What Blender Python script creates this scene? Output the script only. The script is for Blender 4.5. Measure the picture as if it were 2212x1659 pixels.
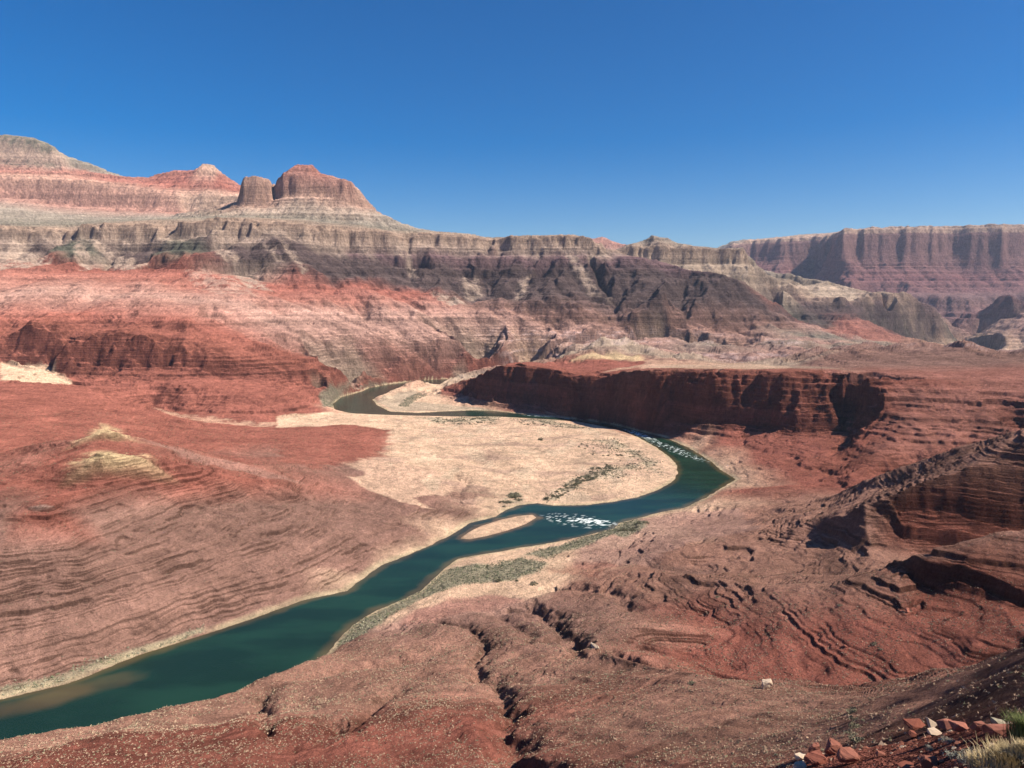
import bpy, math, os, random, time
import numpy as np
from mathutils import Vector
from mathutils.geometry import delaunay_2d_cdt
T0 = time.time()
for o in list(bpy.data.objects): bpy.data.objects.remove(o)
SC = bpy.context.scene
COL = SC.collection
HAZE = 1.35e-5
Q = float(os.environ.get('TERRAIN_Q', '1.0'))      # mesh density while testing

# ------------------------------------------------------------------ camera
HC = 335.0                                          # metres above the river
FPX = 1598.5; CU = 1106.0; CV = 829.5               # focal length and centre, on a 2212 px wide print
PITCH = math.atan((CV - 667.0) / FPX)
cam_d = bpy.data.cameras.new('camera'); cam = bpy.data.objects.new('camera', cam_d); COL.objects.link(cam)
cam.location = (0, 0, HC); cam.rotation_euler = (math.pi/2 - PITCH, 0, 0)
cam_d.sensor_width = 36.0; cam_d.lens = 36.0 * FPX / 2212.0
cam_d.clip_start = 0.1; cam_d.clip_end = 60000
SC.camera = cam
# ------------------------------------------------------------------ sun and sky
SUN_EL = math.radians(42); SUN_AZ = math.radians(105)      # azimuth clockwise from the view direction (+Y)
sd = Vector((math.sin(SUN_AZ)*math.cos(SUN_EL), math.cos(SUN_AZ)*math.cos(SUN_EL), math.sin(SUN_EL)))
sl = bpy.data.lights.new('sun', 'SUN'); sun = bpy.data.objects.new('sun', sl); COL.objects.link(sun)
sl.energy = 5.0; sl.angle = math.radians(0.53); sl.color = (1.0, 0.91, 0.79)
sun.rotation_euler = sd.to_track_quat('Z', 'Y').to_euler(); sun.location = (0, 0, 3000)
w = bpy.data.worlds.new('World'); SC.world = w; w.use_nodes = True
nt = w.node_tree; nt.nodes.clear()
sky = nt.nodes.new('ShaderNodeTexSky'); sky.sky_type = 'NISHITA'; sky.sun_disc = False
sky.sun_elevation = SUN_EL; sky.sun_rotation = SUN_AZ
sky.altitude = 1100; sky.air_density = 1.0; sky.dust_density = 0.6; sky.ozone_density = 2.6
hs = nt.nodes.new('ShaderNodeHueSaturation'); hs.inputs['Saturation'].default_value = 1.6; hs.inputs['Hue'].default_value = 0.508
bg = nt.nodes.new('ShaderNodeBackground'); bg.inputs['Strength'].default_value = 0.06
wo = nt.nodes.new('ShaderNodeOutputWorld')
nt.links.new(sky.outputs[0], hs.inputs['Color']); nt.links.new(hs.outputs[0], bg.inputs[0]); nt.links.new(bg.outputs[0], wo.inputs[0])
SC.view_settings.view_transform = 'Standard'; SC.view_settings.look = 'None'
SC.view_settings.exposure = 0.95; SC.view_settings.gamma = 1.0
SC.render.engine = 'CYCLES'
SC.cycles.max_bounces = 4; SC.cycles.diffuse_bounces = 2; SC.cycles.volume_bounces = 0; SC.cycles.transparent_max_bounces = 8
SC.cycles.use_denoising = True
try: SC.cycles.denoiser = 'OPENIMAGEDENOISE'
except Exception: pass

# ------------------------------------------------------------------ helpers
def ray(u, v):
    """unit-Y direction of the sight line through a point of the print"""
    a, b = (u - CU)/FPX, (CV - v)/FPX
    y = math.cos(PITCH) + b*math.sin(PITCH); z = -math.sin(PITCH) + b*math.cos(PITCH)
    return a/y, z/y
def PZ(u, v, z):
    x, k = ray(u, v); d = (z - HC)/k
    return (x*d, d, z)
def PD(u, v, d):
    x, k = ray(u, v)
    return (x*d, d, HC + k*d)

# ------------------------------------------------------------------ noise
_r = np.random.RandomState(7)
PERM = _r.permutation(256).astype(np.int32); PERM = np.concatenate([PERM, PERM])
_a = _r.rand(256)*2*np.pi; GX = np.cos(_a).astype(np.float32); GY = np.sin(_a).astype(np.float32)
RN1 = _r.rand(256).astype(np.float32); RN2 = _r.rand(256).astype(np.float32)
def perlin(x, y, seed=0):
    xf = np.floor(x); yf = np.floor(y); fx = (x - xf).astype(np.float32); fy = (y - yf).astype(np.float32)
    xi = (xf.astype(np.int64) + seed*37) & 255; yi = (yf.astype(np.int64) + seed*91) & 255
    x1 = (xi + 1) & 255; y1 = (yi + 1) & 255
    h00 = PERM[PERM[xi] + yi]; h10 = PERM[PERM[x1] + yi]; h01 = PERM[PERM[xi] + y1]; h11 = PERM[PERM[x1] + y1]
    ux = fx*fx*fx*(fx*(fx*6-15)+10); uy = fy*fy*fy*(fy*(fy*6-15)+10)
    n00 = GX[h00]*fx + GY[h00]*fy; n10 = GX[h10]*(fx-1) + GY[h10]*fy
    n01 = GX[h01]*fx + GY[h01]*(fy-1); n11 = GX[h11]*(fx-1) + GY[h11]*(fy-1)
    a = n00 + ux*(n10-n00); b = n01 + ux*(n11-n01)
    return (a + uy*(b-a))*1.5
def fbm(x, y, octs=4, seed=0, gain=0.5, lac=2.03):
    s = 0; a = 1.0; t = 0
    for i in range(octs):
        s = s + a*perlin(x, y, seed+i*3); t += a; a *= gain; x = x*lac + 17.3; y = y*lac - 9.1
    return s/t
def ridged(x, y, octs=4, seed=0, gain=0.55, lac=2.07):
    s = 0; a = 1.0; t = 0
    for i in range(octs):
        s = s + a*(1 - 2*np.abs(perlin(x, y, seed+i*5))); t += a; a *= gain; x = x*lac + 5.3; y = y*lac + 3.7
    return s/t
def erosion(x, y, dx, dy, seed=0):
    """drainage-like grooves that run along the slope (dx,dy = downhill direction scaled by slope)"""
    xf = np.floor(x); yf = np.floor(y); fx = (x-xf).astype(np.float32); fy = (y-yf).astype(np.float32)
    xi = xf.astype(np.int64) + seed*17; yi = yf.astype(np.int64) + seed*29
    sx = -dy; sy = dx; F = np.float32(2*np.pi*1.0)
    va = np.zeros(x.shape, np.float32); vx = np.zeros_like(va); vy = np.zeros_like(va); wt = np.zeros_like(va)
    for i in range(-1, 3):
        for j in range(-1, 3):
            h = PERM[PERM[(xi+i) & 255] + ((yi+j) & 255)]
            px = fx - i - (RN1[h]-0.5)*0.9; py = fy - j - (RN2[h]-0.5)*0.9
            wgt = np.exp(-2.2*(px*px+py*py)); ph = (px*sx + py*sy)*F
            c = np.cos(ph); s = np.sin(ph)
            va += c*wgt; vx -= s*sx*wgt; vy -= s*sy*wgt; wt += wgt
    wt += 1e-6
    return va/wt, vx/wt, vy/wt
def sstep(a, b, x):
    t = np.clip((x-a)/(b-a), 0, 1); return t*t*(3-2*t)

# ------------------------------------------------------------------ the river outline (traced at water level, z = 0)
BANK_FAR = [(-160,1552),(0,1512),(60,1497),(141,1480),(299,1417),(376,1392),(527,1343),(615,1311),(668,1294),(749,1276),(783,1251),(825,1221),(874,1202),
 (937,1174),(976,1155),(1015,1130),(1071,1116),(1092,1102),(1124,1091),(1162,1087),(1194,1092),(1268,1091),(1324,1084),(1377,1074),(1423,1058),
 (1454,1040),(1464,1023),(1463,1005),(1447,988),(1419,967),(1380,945),(1345,931),(1299,921),(1254,912),(1201,907),(1134,903),(1078,900),(1008,900),
 (902,898),(832,896),(761,893),(723,886),(719,873),(737,858),(783,845),(797,838),(849,829),(909,822),(969,818.5),(1040,814),(1150,809),(1300,803),(1450,797)]
BANK_NEAR = [(1450,800),(1300,806),(1150,812),(1040,818),(962,824),(948,831),(916,833),(888,840),(832,851),(805,863),(814,875),(842,889),(902,892),(958,889),
 (1029,886),(1071,888),(1124,894),(1184,900),(1268,908),(1324,917),(1377,931),(1434,944),(1487,967),(1533,995),(1557,1016),(1589,1035),(1564,1051),
 (1529,1072),(1480,1097),(1434,1105),(1370,1121),(1338,1130),(1324,1142),(1289,1151),(1240,1163),(1166,1177),(1096,1188),(1025,1200),(990,1207),
 (962,1227),(934,1251),(909,1276),(867,1297),(814,1318),(760,1352),(735,1377),(721,1395),(690,1430),(640,1470),(560,1520),(430,1590),(250,1660),(0,1760),(-160,1830)]
RIVER = np.array([PZ(u, v, 0)[:2] for u, v in BANK_FAR + BANK_NEAR])
FAR1 = np.array([PZ(u, v, 0)[:2] for u, v in [(1986,739.5),(2000,737.5),(2060,736.5),(2130,735.5),(2330,733),(2330,735),(2130,738),(2070,740),(2040,742),(2005,741.5)]])
FAR2 = np.array([PZ(u, v, 0)[:2] for u, v in [(2062,751),(2090,751.5),(2130,753.5),(2160,757),(2150,762),(2120,761),(2096,757.5)]])
BARS = [np.array([PZ(u, v, 0)[:2] for u, v in [(996,1163),(1012,1150),(1040,1136),(1085,1122),(1118,1115),(1150,1112),(1158,1118),(1135,1132),(1095,1146),(1050,1158),(1015,1165)]])]

# ------------------------------------------------------------------ control points of the landform: (u, v, +distance or 'z' height)
PAL = dict(RED=(.345,.128,.092), LRED=(.39,.17,.125), PINK=(.46,.275,.215), BRN=(.30,.17,.13), DRED=(.31,.115,.08), SAND=(.71,.49,.335), TAN=(.46,.345,.25),
           YEL=(.64,.47,.27), GRN=(.25,.215,.165), DARK=(.115,.08,.072), DGRN=(.12,.115,.085), PURP=(.20,.12,.12), CREAM=(.55,.38,.28), CORAL=(.45,.235,.18),
           GREY=(.34,.28,.22), SCRUB=(.40,.215,.155), RWALL=(.50,.31,.23), TALUS=(.46,.34,.26), BUFF=(.40,.275,.20))
PTS = []
def L(col, pts, mode='d', sub=0):
    """a contour, rim or foot line of the land"""
    out = []
    for p in pts:
        out.append((PD if mode == 'd' else PZ)(*p[:3]) + (p[3] if len(p) > 3 else col,))
    for a, b in zip(out, out[1:] + [None]):
        PTS.append(a)
        if b is not None and sub:
            n = sub
            for k in range(1, n):
                t = k/n; PTS.append((a[0]+(b[0]-a[0])*t, a[1]+(b[1]-a[1])*t, a[2]+(b[2]-a[2])*t, a[3]))
# --- beyond the skyline
for az in range(-60, 61, 10):
    PTS.append((19000*math.sin(math.radians(az)), 19000*math.cos(math.radians(az)), 500.0, 'GREY'))
L('GREY', [(880,560,8500),(980,560,8500),(1100,560,8200),(1200,560,8500),(1340,562,9000),(1440,560,8600),(1540,562,9000),(820,560,9000),(1250,560,12000),(1400,560,12500),(1540,560,13000),(1500,560,16000),(1100,560,15000)])
L('RWALL', [(1572,548,12000),(1576,570,11600),(1560,585,10500)])
# --- far palisade on the right
L('CREAM', [(1590,524,11900),(1650,520,11700),(1780,511,11300),(1822,508,11100),(1842,494,10200),(1900,493,10150),(2000,490,10100),(2212,489,10000),(2420,484,9900)], sub=3)
L('GREY', [(1600,524.5,13500),(1850,500,13500),(2212,500,13500),(2420,500,13500)])
L('RWALL', [(1592,552,11750),(1640,556,11500),(1720,566,11200),(1790,570,10900),(1850,562,10080),(1950,563,10040),(2050,566,10000),(2212,566,9900),(2420,566,9800)], sub=3)
L('RED', [(1660,585,11100),(1760,600,10600),(1850,600,9650),(1950,604,9600),(2212,604,9500),(2420,604,9400)], sub=2)
L('CORAL', [(1700,592,10900),(1790,612,10300),(1870,606,9300),(1960,608,9280),(2212,610,9250),(2420,610,9200)], sub=2)
L('CORAL', [(1780,622,10000),(1870,634,9180),(1960,630,9180),(2212,626,9180),(2420,626,9100)], sub=2)
L('GREY', [(1885,645,8700),(1960,640,8500),(2050,640,8400),(2130,642,8350),(2212,640,8300),(2420,636,8300)], sub=2)
L('RWALL', [(1890,662,8600),(1960,666,8400),(2050,669,8330),(2130,668,8280),(2212,664,8230),(2420,660,8200)], sub=2)
L('PINK', [(2000,690,7900),(2070,700,7850),(2150,690,7800),(2212,690,7700)])
L('LRED', [(2040,712,7750),(2060,722,7600),(2110,722,7500),(2200,715,7400)])
# --- pink butte far behind the middle mesa
L('CORAL', [(1284,511,9800),(1300,507,9800),(1316,510,9800),(1322,519,9800),(1350,526,9800)])
L('CORAL', [(1284,525,9700),(1316,527,9700),(1350,530,9700),(1284,530,10200),(1350,532,10200)])
# --- tan mesa right of the middle
L('GREY', [(1386,519,6350),(1410,508,6350),(1440,514,6350),(1470,527,6300),(1519,533,6250),(1560,539,6250),(1590,535,6200),(1610,537,6150)])
L('BUFF', [(1343,541,6200),(1380,536,6180),(1434,538,6120),(1519,535.5,6100),(1575,539.5,6060),(1606,537,6020),(1628,546,6020)], sub=3)
L('TAN', [(1345,562,6180),(1400,566,6150),(1434,566,6090),(1519,567,6070),(1575,569,6030),(1606,570,5990),(1634,571,6010)], sub=3)
L('TAN', [(1350,600,5900),(1500,610,5800),(1610,628,5700),(1680,600,6150),(1733,610,6100),(1690,628,5850)])
L('GREY', [(1345,560,6800),(1500,560,6800),(1640,580,6800),(1345,600,7400),(1640,620,7400)])
L('TAN', [(1631,636,6300),(1700,621,6400),(1789,607,6450),(1830,622,6350),(1877,633,6300),(1760,640,6050),(1850,648,6000)])
L('GREY', [(1650,655,7400),(1789,650,7400),(1880,655,7600)])
# --- dark lava mesa beside the far river
L('BUFF', [(1655,651,6000),(1710,643,5950),(1780,643,5900),(1832,645,5900),(1880,640,6000),(1930,634,6100),(1964,634,6150),(1984,640,6200)], sub=2)
L('PURP', [(1665,658,5960),(1740,655,5900),(1832,656,5880),(1900,652,5980),(1990,653,6150),(2008,658,6200)])
L('DARK', [(1680,668,5850),(1750,670,5800),(1840,672,5780),(1920,668,5950),(2000,672,6100),(2032,680,6230)])
L('DGRN', [(1700,690,5650),(1780,700,5500),(1900,715,5800),(1960,735,5950),(2064,733,6200)])
L('TAN', [(1940,741,5900),(2000,741,5980),(2064,739,6150)])
L('RED', [(1760,712,5300),(1830,690,5500),(1870,706,5450),(1945,722,5600),(1850,728,5250)])
L('GREY', [(1700,648,6500),(1880,648,6700),(2000,660,7000)])
L('SAND', [(1900,748,30.),(1980,749,14.),(2050,746,6.),(2130,745,5.),(2212,747,5.),(2330,746,8.),(2060,765,3.),(2150,770,2.),(2212,764,3.),(2000,738.5,4.),(2130,736.5,4.),(2212,737,4.),(2330,736,5.),(2040,755,4.),(2180,757,5.),(2100,764,2.)], 'z')
L('DARK', [(2212,625,6900),(2180,640,7000),(2138,663,7150),(2420,580,6700)])
L('PINK', [(2050,690,7400),(2120,690,6900),(2212,672,6500),(2100,712,6900),(2212,705,6100),(2420,690,5800)])
# --- far left massif
L('GRN', [(-220,262,9000),(0,285,9000),(70,293,8950),(116,312,8900),(127,327,8880),(148,333,8850),(156,360,8800)], sub=2)
L('GREY', [(-220,250,10500),(156,375,9600),(320,410,9600)])
L('CREAM', [(-220,280,8800),(0,301,8800),(60,305,8790),(116,320,8780),(140,335,8770)], sub=2)
L('TALUS', [(-220,330,8700),(0,338,8700),(60,345,8690),(120,352,8690),(152,358,8700)], sub=2)
L('LRED', [(-220,365,8400),(0,368,8400),(100,371,8350),(178,368,8500),(246,378,8400),(316,385,8350),(250,392,8100)], sub=2)
L('RWALL', [(-220,381,7500),(0,379,7500),(176,389,7450),(270,403,7450),(352,418,7450),(387,425,7430)], sub=4)
L('CORAL', [(-220,414,7400),(0,423,7420),(100,436,7420),(176,447,7380),(270,453,7370),(352,457,7360),(395,462,7350)], sub=4)
L('LRED', [(316,384,8300),(345,372,8280),(373,366,8260),(425,366,8250),(434,352,8240,'CREAM'),(446,343,8230,'CREAM'),(455,352,8230,'CREAM'),(475,372,8220),(500,386,8200),(527,404,8150)], sub=2)
L('GREY', [(330,400,9300),(446,390,9300),(540,420,9300)])
L('RED', [(400,400,7800),(460,400,7800),(510,410,7800),(350,398,7900)])
L('CREAM', [(395,427,7500),(440,421,7500),(490,425,7500),(520,428,7480),(560,430,7500),(640,436,7600)], sub=2)
L('CREAM', [(400,460,7400),(440,459,7400),(490,456,7400),(525,452,7420),(640,450,7500)], sub=2)
L('GREY', [(-220,455,6300),(0,450,6500),(100,463,6500),(200,470,6500),(350,471,6600),(450,468,6700)])
L('GRN', [(-220,487,5200),(0,484,5300),(60,486,5200),(150,487,5300),(250,478,5600),(390,473,5600),(440,470,5800)])
# --- butte
L('RWALL', [(524,412,5960),(528,386,5960),(545,381,5960),(566,380,5965),(586,385,5975),(591,390,6010)], sub=2)
L('RWALL', [(521,443,5930),(545,443,5900),(570,443,5900),(586,440,5930),(596,432,6010)], sub=2)
L('CORAL', [(596,390,6020),(612,383,5960),(640,381,5930),(676,383,5930),(700,387,5930),(722,389,5930),(745,388,5930),(762,390,5930)], sub=2)
L('RWALL', [(604,436,5990),(618,425,5930),(650,423,5890),(697,424,5880),(722,430,5880),(760,442,5890),(790,443,5920),(778,418,5930),(806,452,5960)], sub=2)
L('LRED', [(618,376,6020),(640,359,6050),(645,355,6060),(655,355,6080),(676,356,6080),(700,376,6020)])
L('RWALL', [(518,441,5990),(518,437,6080),(519,434,6180),(813,455,6000),(600,436,6050),(598,434,6100)])
L('RWALL', [(530,388,6100),(590,395,6100),(620,385,6200),(700,385,6200),(760,392,6100)])
L('TALUS', [(515,450,6100),(530,446,6350),(620,440,6450),(700,440,6450),(800,450,6350),(640,432,7000)])
L('TALUS', [(700,448,5700),(600,452,5700),(520,456,5700),(640,440,5780),(790,456,5750)])
L('GREY', [(820,462,5800),(849,472,5750),(878,484,5700),(913,499,5650),(830,480,5600)])
L('GRN', [(460,470,5500),(549,470,5480),(650,474,5480),(720,484,5450),(800,490,5400),(860,500,5350)])
L('GREY', [(845,487,6300),(900,512,6400),(960,525,6500),(1100,535,6500),(1300,548,6500)])
# --- ledge of tan cliffs: rim and foot
L('BUFF', [(-220,496,4850),(0,491,4870),(56,494,4880),(141,498,4900),(180,494,4890),(186,484,4840),(260,484,4840),(387,487,4850),(396,476,4800),(470,475,4800),(549,479,4800),
  (600,481,4830),(650,485,4860),(710,491,4900),(773,498,4960),(830,503,5010),(885,507,5060)], sub=3)
L('TALUS', [(-220,520,4810),(0,519,4830),(56,522,4850),(141,520,4860),(180,514,4850),(246,519,4800),(330,520,4800),(392,513,4760),(470,513,4760),(530,512,4760),(580,503,4770),(620,508,4800),
  (668,519,4830),(720,530,4870),(773,537,4920),(830,536,4970),(885,534,5020)], sub=3)
L('BUFF', [(885,508,5060),(920,507,5100),(960,508,5120),(1010,510,5130),(1045,516,5190),(1062,520,5240),(1070,515,5170),(1110,512,5160),(1148,511,5150),(1219,512,5120),(1270,515,5100),(1296,518,5080),(1304,528,5120)], sub=4)
L('TALUS', [(885,533,5020),(920,533,5060),(960,535,5080),(1010,538,5090),(1050,540,5150),(1064,540,5180),(1110,540,5130),(1148,539,5110),(1219,538,5080),(1270,541,5060),(1303,543,5050),(1325,548,5150)], sub=4)
L('GREY', [(930,500.5,5400),(1008,507,5400),(1064,515,5450),(1148,509,5350),(1236,508,5300),(1275,514,5200)])
# --- banded slopes beneath the ledge
L('PURP', [(773,548,4880),(885,552,4950),(960,556,4980),(1064,560,5040),(1148,560,5000),(1219,558,4980),(1303,562,4950),(1342,557,5000),(1413,563,5000),(1469,578,4930),(1480,583,4900)], sub=2)
L('DARK', [(668,540,4740),(760,565,4780),(885,582,4800),(1000,584,4850),(1100,584,4870),(1219,588,4850),(1330,592,4820),(1450,594,4800),(1540,596,4800),(1596,603,4780)], sub=2)
L('DARK', [(700,570,4600),(820,600,4600),(900,625,4580),(1000,640,4550),(1100,645,4500),(1219,640,4480),(1330,650,4480),(1450,655,4500),(1560,645,4600),(1614,630,4720),(1659,668,4640)])
L('BRN', [(790,618,4450,'RED'),(916,640,4420,'RED'),(1008,662,4350),(1096,678,4250),(1201,700,4150),(1330,708,4150),(1450,710,4250),(1600,715,4350),(1700,700,4550)])
L('PINK', [(1751,705,4550),(1891,738,4500),(1800,745,4200),(1650,745,4050)])
L('GRN', [(1740,722,4400),(1820,735,4400)])
L('DARK', [(450,512,4700),(500,535,4560),(520,560,4430),(600,520,4700),(650,560,4500),(730,600,4470)])
# cones
L('DGRN', [(165,521,4780),(120,540,4600),(200,545,4600),(390,519,4700),(340,545,4540),(430,550,4520)])
L('RED', [(95,560,4450),(53,567,4420),(150,580,4350),(225,588,4380),(274,588,4250),(320,585,4230),(400,585,4250),(330,565,4400),(480,600,4150),(560,620,4050),(620,625,4150),(700,625,4250)])
L('DARK', [(0,528,4780),(90,532,4790),(250,535,4760),(290,550,4640),(270,560,4560),(320,528,4780)])
L('DGRN', [(395,545,4440),(398,562,4300,'RED'),(402,590,4100,'RED'),(160,545,4470),(157,565,4310,'RED'),(153,590,4130,'RED')])
L('DARK', [(320,552,4660),(328,572,4560),(335,595,4380,'RED'),(105,552,4680),(100,575,4540,'TALUS'),(240,556,4680),(245,578,4530,'TALUS'),(480,560,4640),(520,600,4380,'TALUS')])
L('DARK', [(960,598,4700),(955,622,4500),(1200,600,4700),(1195,622,4520),(1190,648,4300),(1440,608,4680),(1438,632,4480),(1430,660,4300),(1130,604,4740),(1125,628,4560),(1540,620,4660),(1530,645,4500)])
L('DARK', [(890,598,4900),(1060,600,4940),(1062,625,4800),(1066,650,4580),(1290,605,4920),(1305,630,4780),(1320,655,4560),(1165,612,4860),(1490,612,4860),(1485,640,4680)])
L('TALUS', [(0,560,4550),(40,550,4680),(-220,555,4550)])
# --- red hills of the middle ground
L('LRED', [(-220,600,3950),(0,600,3900),(150,605,3900),(300,610,3850),(430,640,3700),(600,650,3750),(750,650,4000)])
L('PINK', [(-220,655,3400),(0,650,3400),(150,645,3450),(300,655,3400),(450,665,3400),(600,690,3450),(760,680,3900),(900,690,3950),(1000,690,4100),(1100,702,4100),(1200,722,4050),(1300,728,4050),(1450,735,4000),(1600,755,3850)])
L('RED', [(-220,690,3100),(0,695,3050),(150,690,3100),(300,705,2900),(400,712,2850),(500,730,2900)])
L('PINK', [(650,725,3200),(760,730,3400),(850,735,3550),(1000,745,3700),(1100,745,3800),(1200,765,3700),(1300,760,3700)])
# red wall rim and foot on the left
L('DRED', [(-220,715,2950),(32,722,2920),(116,727,2850),(197,737,2750),(292,737,2720),(370,745,2680),(422,752,2660),(500,765,2650),(594,784,2660),(650,790,2700),(696,802,2750)], sub=3)
L('RED', [(-220,755,2850),(28,752,2860),(81,784,2780),(160,795,2690),(257,808,2640),(316,797,2650),(404,795,2600),(457,822,2560),(530,823,2570),(600,824,2600),(670,830,2660)], sub=3)
L('RED', [(300,838,2400),(400,835,2380),(500,850,2350),(600,858,2350),(660,865,2400)])
L('DRED', [(696,790,2950),(800,790,3150),(900,782,3400),(1000,780,3600),(1043,775,3700)])
L('RED', [(720,835,2700),(770,815,2950),(830,810,3080),(900,803,3250),(960,800,3450),(1050,795,3600),(1150,790,3700)])
L('TAN', [(690,862,3.),(705,845,5.),(745,836,5.),(790,830,6.)], 'z')
L('RED', [(-220,778,140.),(0,792,116.),(60,800,106.),(120,815,86.),(150,828,72.),(165,838,62.),(60,812,98.),(0,808,108.)], 'z')
L('RED', [(330,884,18.),(400,901,13.),(470,910,11.),(560,918,8.),(600,920,7.),(640,914,6.),(700,896,4.),(600,905,8.)], 'z')
# --- hill on the left, behind
L('RED', [(-220,815,120.),(0,824,108.),(88,834,100.),(151,838,94.),(211,851,82.),(302,873,58.),(369,894,40.),(457,919,22.),(527,929,15.),(633,930,17.),(703,917,18.),(778,919,14.),(842,928,10.)], 'z', sub=2)
L('RED', [(-220,900,112.),(0,900,98.),(200,880,84.),(350,930,58.),(450,950,42.),(560,955,32.),(700,945,26.),(800,950,18.)], 'z')
L('RED', [(-220,975,92.),(0,975,92.),(100,958,88.),(200,915,80.),(300,945,66.),(400,975,52.),(520,995,42.)], 'z')
L('BRN', [(620,985,33.),(700,1000,27.),(790,1030,22.),(850,1060,18.)], 'z')
# --- hill with yellow tops
L('YEL', [(225,918,152.),(240,922,148.)], 'z')
L('LRED', [(151,950,127.),(70,985,112.),(0,1006,105.),(-220,1050,100.),(292,941,126.),(387,969,102.),(492,993,80.),(580,1021,62.),(700,1055,36.)], 'z', sub=2)
L('YEL', [(222,974,147.),(200,978,143.),(250,975,144.),(300,982,134.)], 'z')
L('RED', [(225,955,128.),(330,985,118.),(120,985,113.)], 'z')
L('RED', [(422,1011,106.),(562,1036,76.),(151,1003,130.),(81,1024,118.),(32,1045,110.),(-220,1100,100.)], 'z', sub=2)
L('RED', [(225,1040,112.),(400,1055,88.),(120,1060,104.)], 'z')
L('BRN', [(0,1110,95.),(200,1115,88.),(400,1100,70.),(560,1090,54.),(690,1090,36.)], 'z')
L('RED', [(95,1092,103.),(60,1112,97.),(130,1118,94.)], 'z')
L('BRN', [(-220,1170,88.),(0,1180,82.),(160,1185,76.),(250,1180,70.),(400,1170,56.),(600,1170,38.),(750,1150,26.),(850,1120,19.)], 'z')
L('BRN', [(-220,1300,52.),(0,1290,50.),(200,1290,42.),(330,1290,33.),(500,1240,28.),(650,1220,20.),(800,1180,14.),(900,1150,10.)], 'z')
L('BRN', [(-220,1440,20.),(0,1440,16.),(200,1410,11.),(330,1370,9.),(500,1310,8.),(650,1275,7.),(780,1225,6.)], 'z')
# --- delta
L('SAND', [(870,925,10.),(1000,920,7.),(1150,920,6.),(1300,940,5.),(900,985,15.),(1000,1030,11.),(1100,960,8.),(1200,1000,6.),(1350,1000,4.),(1420,1020,3.),(1300,1060,3.),(1150,1060,5.),(1050,1085,4.),(950,1105,9.,'BRN'),(1000,1110,4.,'BRN')], 'z')
L('SAND', [(700,900,3.),(840,905,3.),(1000,906,2.5),(1150,910,2.5),(1250,920,2.5),(1350,945,2.5)], 'z')
L('BRN', [(780,1010,25.),(850,1030,21.),(930,1050,16.),(850,1085,19.),(900,1100,15.)], 'z')
L('RED', [(720,955,25.),(780,985,24.)], 'z')
L('SAND', [(850,862,1.6),(900,850,2.),(930,860,3.),(960,873,2.),(900,880,1.5),(958,845,4.)], 'z')
L('TAN', [(970,823,4.),(1000,812,9.),(1040,803,16.),(1010,805,12.)], 'z')
# --- red cliff spur on the right
L('DRED', [(946,836,2880),(975,830,2850),(1008,821,2780),(1043,804,2620),(1067,792,2560),(1124,785,2490),(1170,793,2440),(1219,804,2345),(1268,813,2265),(1321,808,2195),(1377,797,2110),(1434,798,2030),
  (1500,797,1990),(1560,797,1940),(1625,796,1895),(1680,798,1865),(1740,800,1825),(1804,801,1790),(1870,808,1760),(1935,812,1745),(1993,817,1730)], sub=3)
L('RED', [(946,852,6.),(1000,856,13.),(1040,868,15.),(1090,872,17.),(1160,878,17.),(1233,892,13.),(1300,903,14.),(1359,913,16.),(1420,921,22.),
  (1480,908,38.),(1540,915,42.),(1600,918,45.),(1660,916,52.),(1690,925,50.),(1720,945,42.),(1755,967,36.),(1790,980,34.)], 'z', sub=3)
L('RED', [(1480,940,12.),(1560,960,14.),(1640,1000,14.),(1700,1020,18.),(1740,1050,20.),(1600,1060,8.),(1620,960,26.)], 'z')
L('DRED', [(1909,840,1700),(1923,866,1640),(1902,896,1590),(1888,938,1520),(1856,967,1470),(1818,1002,1420),(1800,1022,1390)], sub=3)
L('DRED', [(1875,890,72.),(1850,920,60.),(1840,950,48.),(1815,975,40.),(1790,1000,34.)], 'z', sub=3)
L('LRED', [(1950,850,1650),(2050,850,1640),(2150,850,1620),(2212,850,1600),(2400,850,1560),(2000,818,1770),(2100,820,1760),(2212,820,1740),(2400,820,1700)])
L('LRED', [(1950,900,1540),(2050,900,1530),(2150,900,1510),(2300,890,1500)])
L('LRED', [(1930,960,1430),(2000,960,1420),(2100,950,1420),(2250,930,1410)])
L('DRED', [(1870,1010,1350),(1930,1035,1310),(1990,1015,1330),(2060,1000,1345),(2130,985,1360)])
L('RED', [(1790,1050,22.),(1850,1060,22.),(1916,1062,26.),(2011,1030,36.),(2110,1010,46.),(2212,950,70.)], 'z')
L('RED', [(1810,1035,32.),(1830,1030,38.)], 'z')
# plateau behind the spur
L('RED', [(1124,783,2700),(1170,790,2640),(1250,800,2560),(1321,800,2480),(1377,790,2400)])
L('TAN', [(1280,770,3100),(1325,763,3150),(1370,768,3100),(1400,776,3000),(1225,785,3000),(1200,790,3100)])
L('RED', [(1200,795,2850),(1300,783,2850),(1400,786,2750),(1480,785,2700)])
L('TAN', [(1434,793,2400),(1500,791,2350),(1600,791,2300),(1700,793,2250),(1760,795,2100)])
L('TAN', [(1450,778,2900),(1550,790,2750),(1700,791,2600)])
L('PINK', [(1380,770,3600),(1500,772,3500),(1600,768,3500),(1700,765,3550),(1790,770,3500),(1500,788,3150),(1650,788,3150),(1790,785,3200)])
L('GRN', [(1560,752,3750),(1690,748,3800),(1850,752,3850)])
L('TAN', [(1800,758,3900),(1900,750,4300),(1960,752,4600),(2000,760,4400)])
L('BRN', [(1751,790,2500),(1800,776,2560),(1856,761.5,2600),(1930,762,2600),(1980,756,2620),(2039,752.5,2640),(2085,768,2640),(2130,769,2640),(2180,768,2640),(2212,766,2600),(2420,750,2500)])
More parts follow.
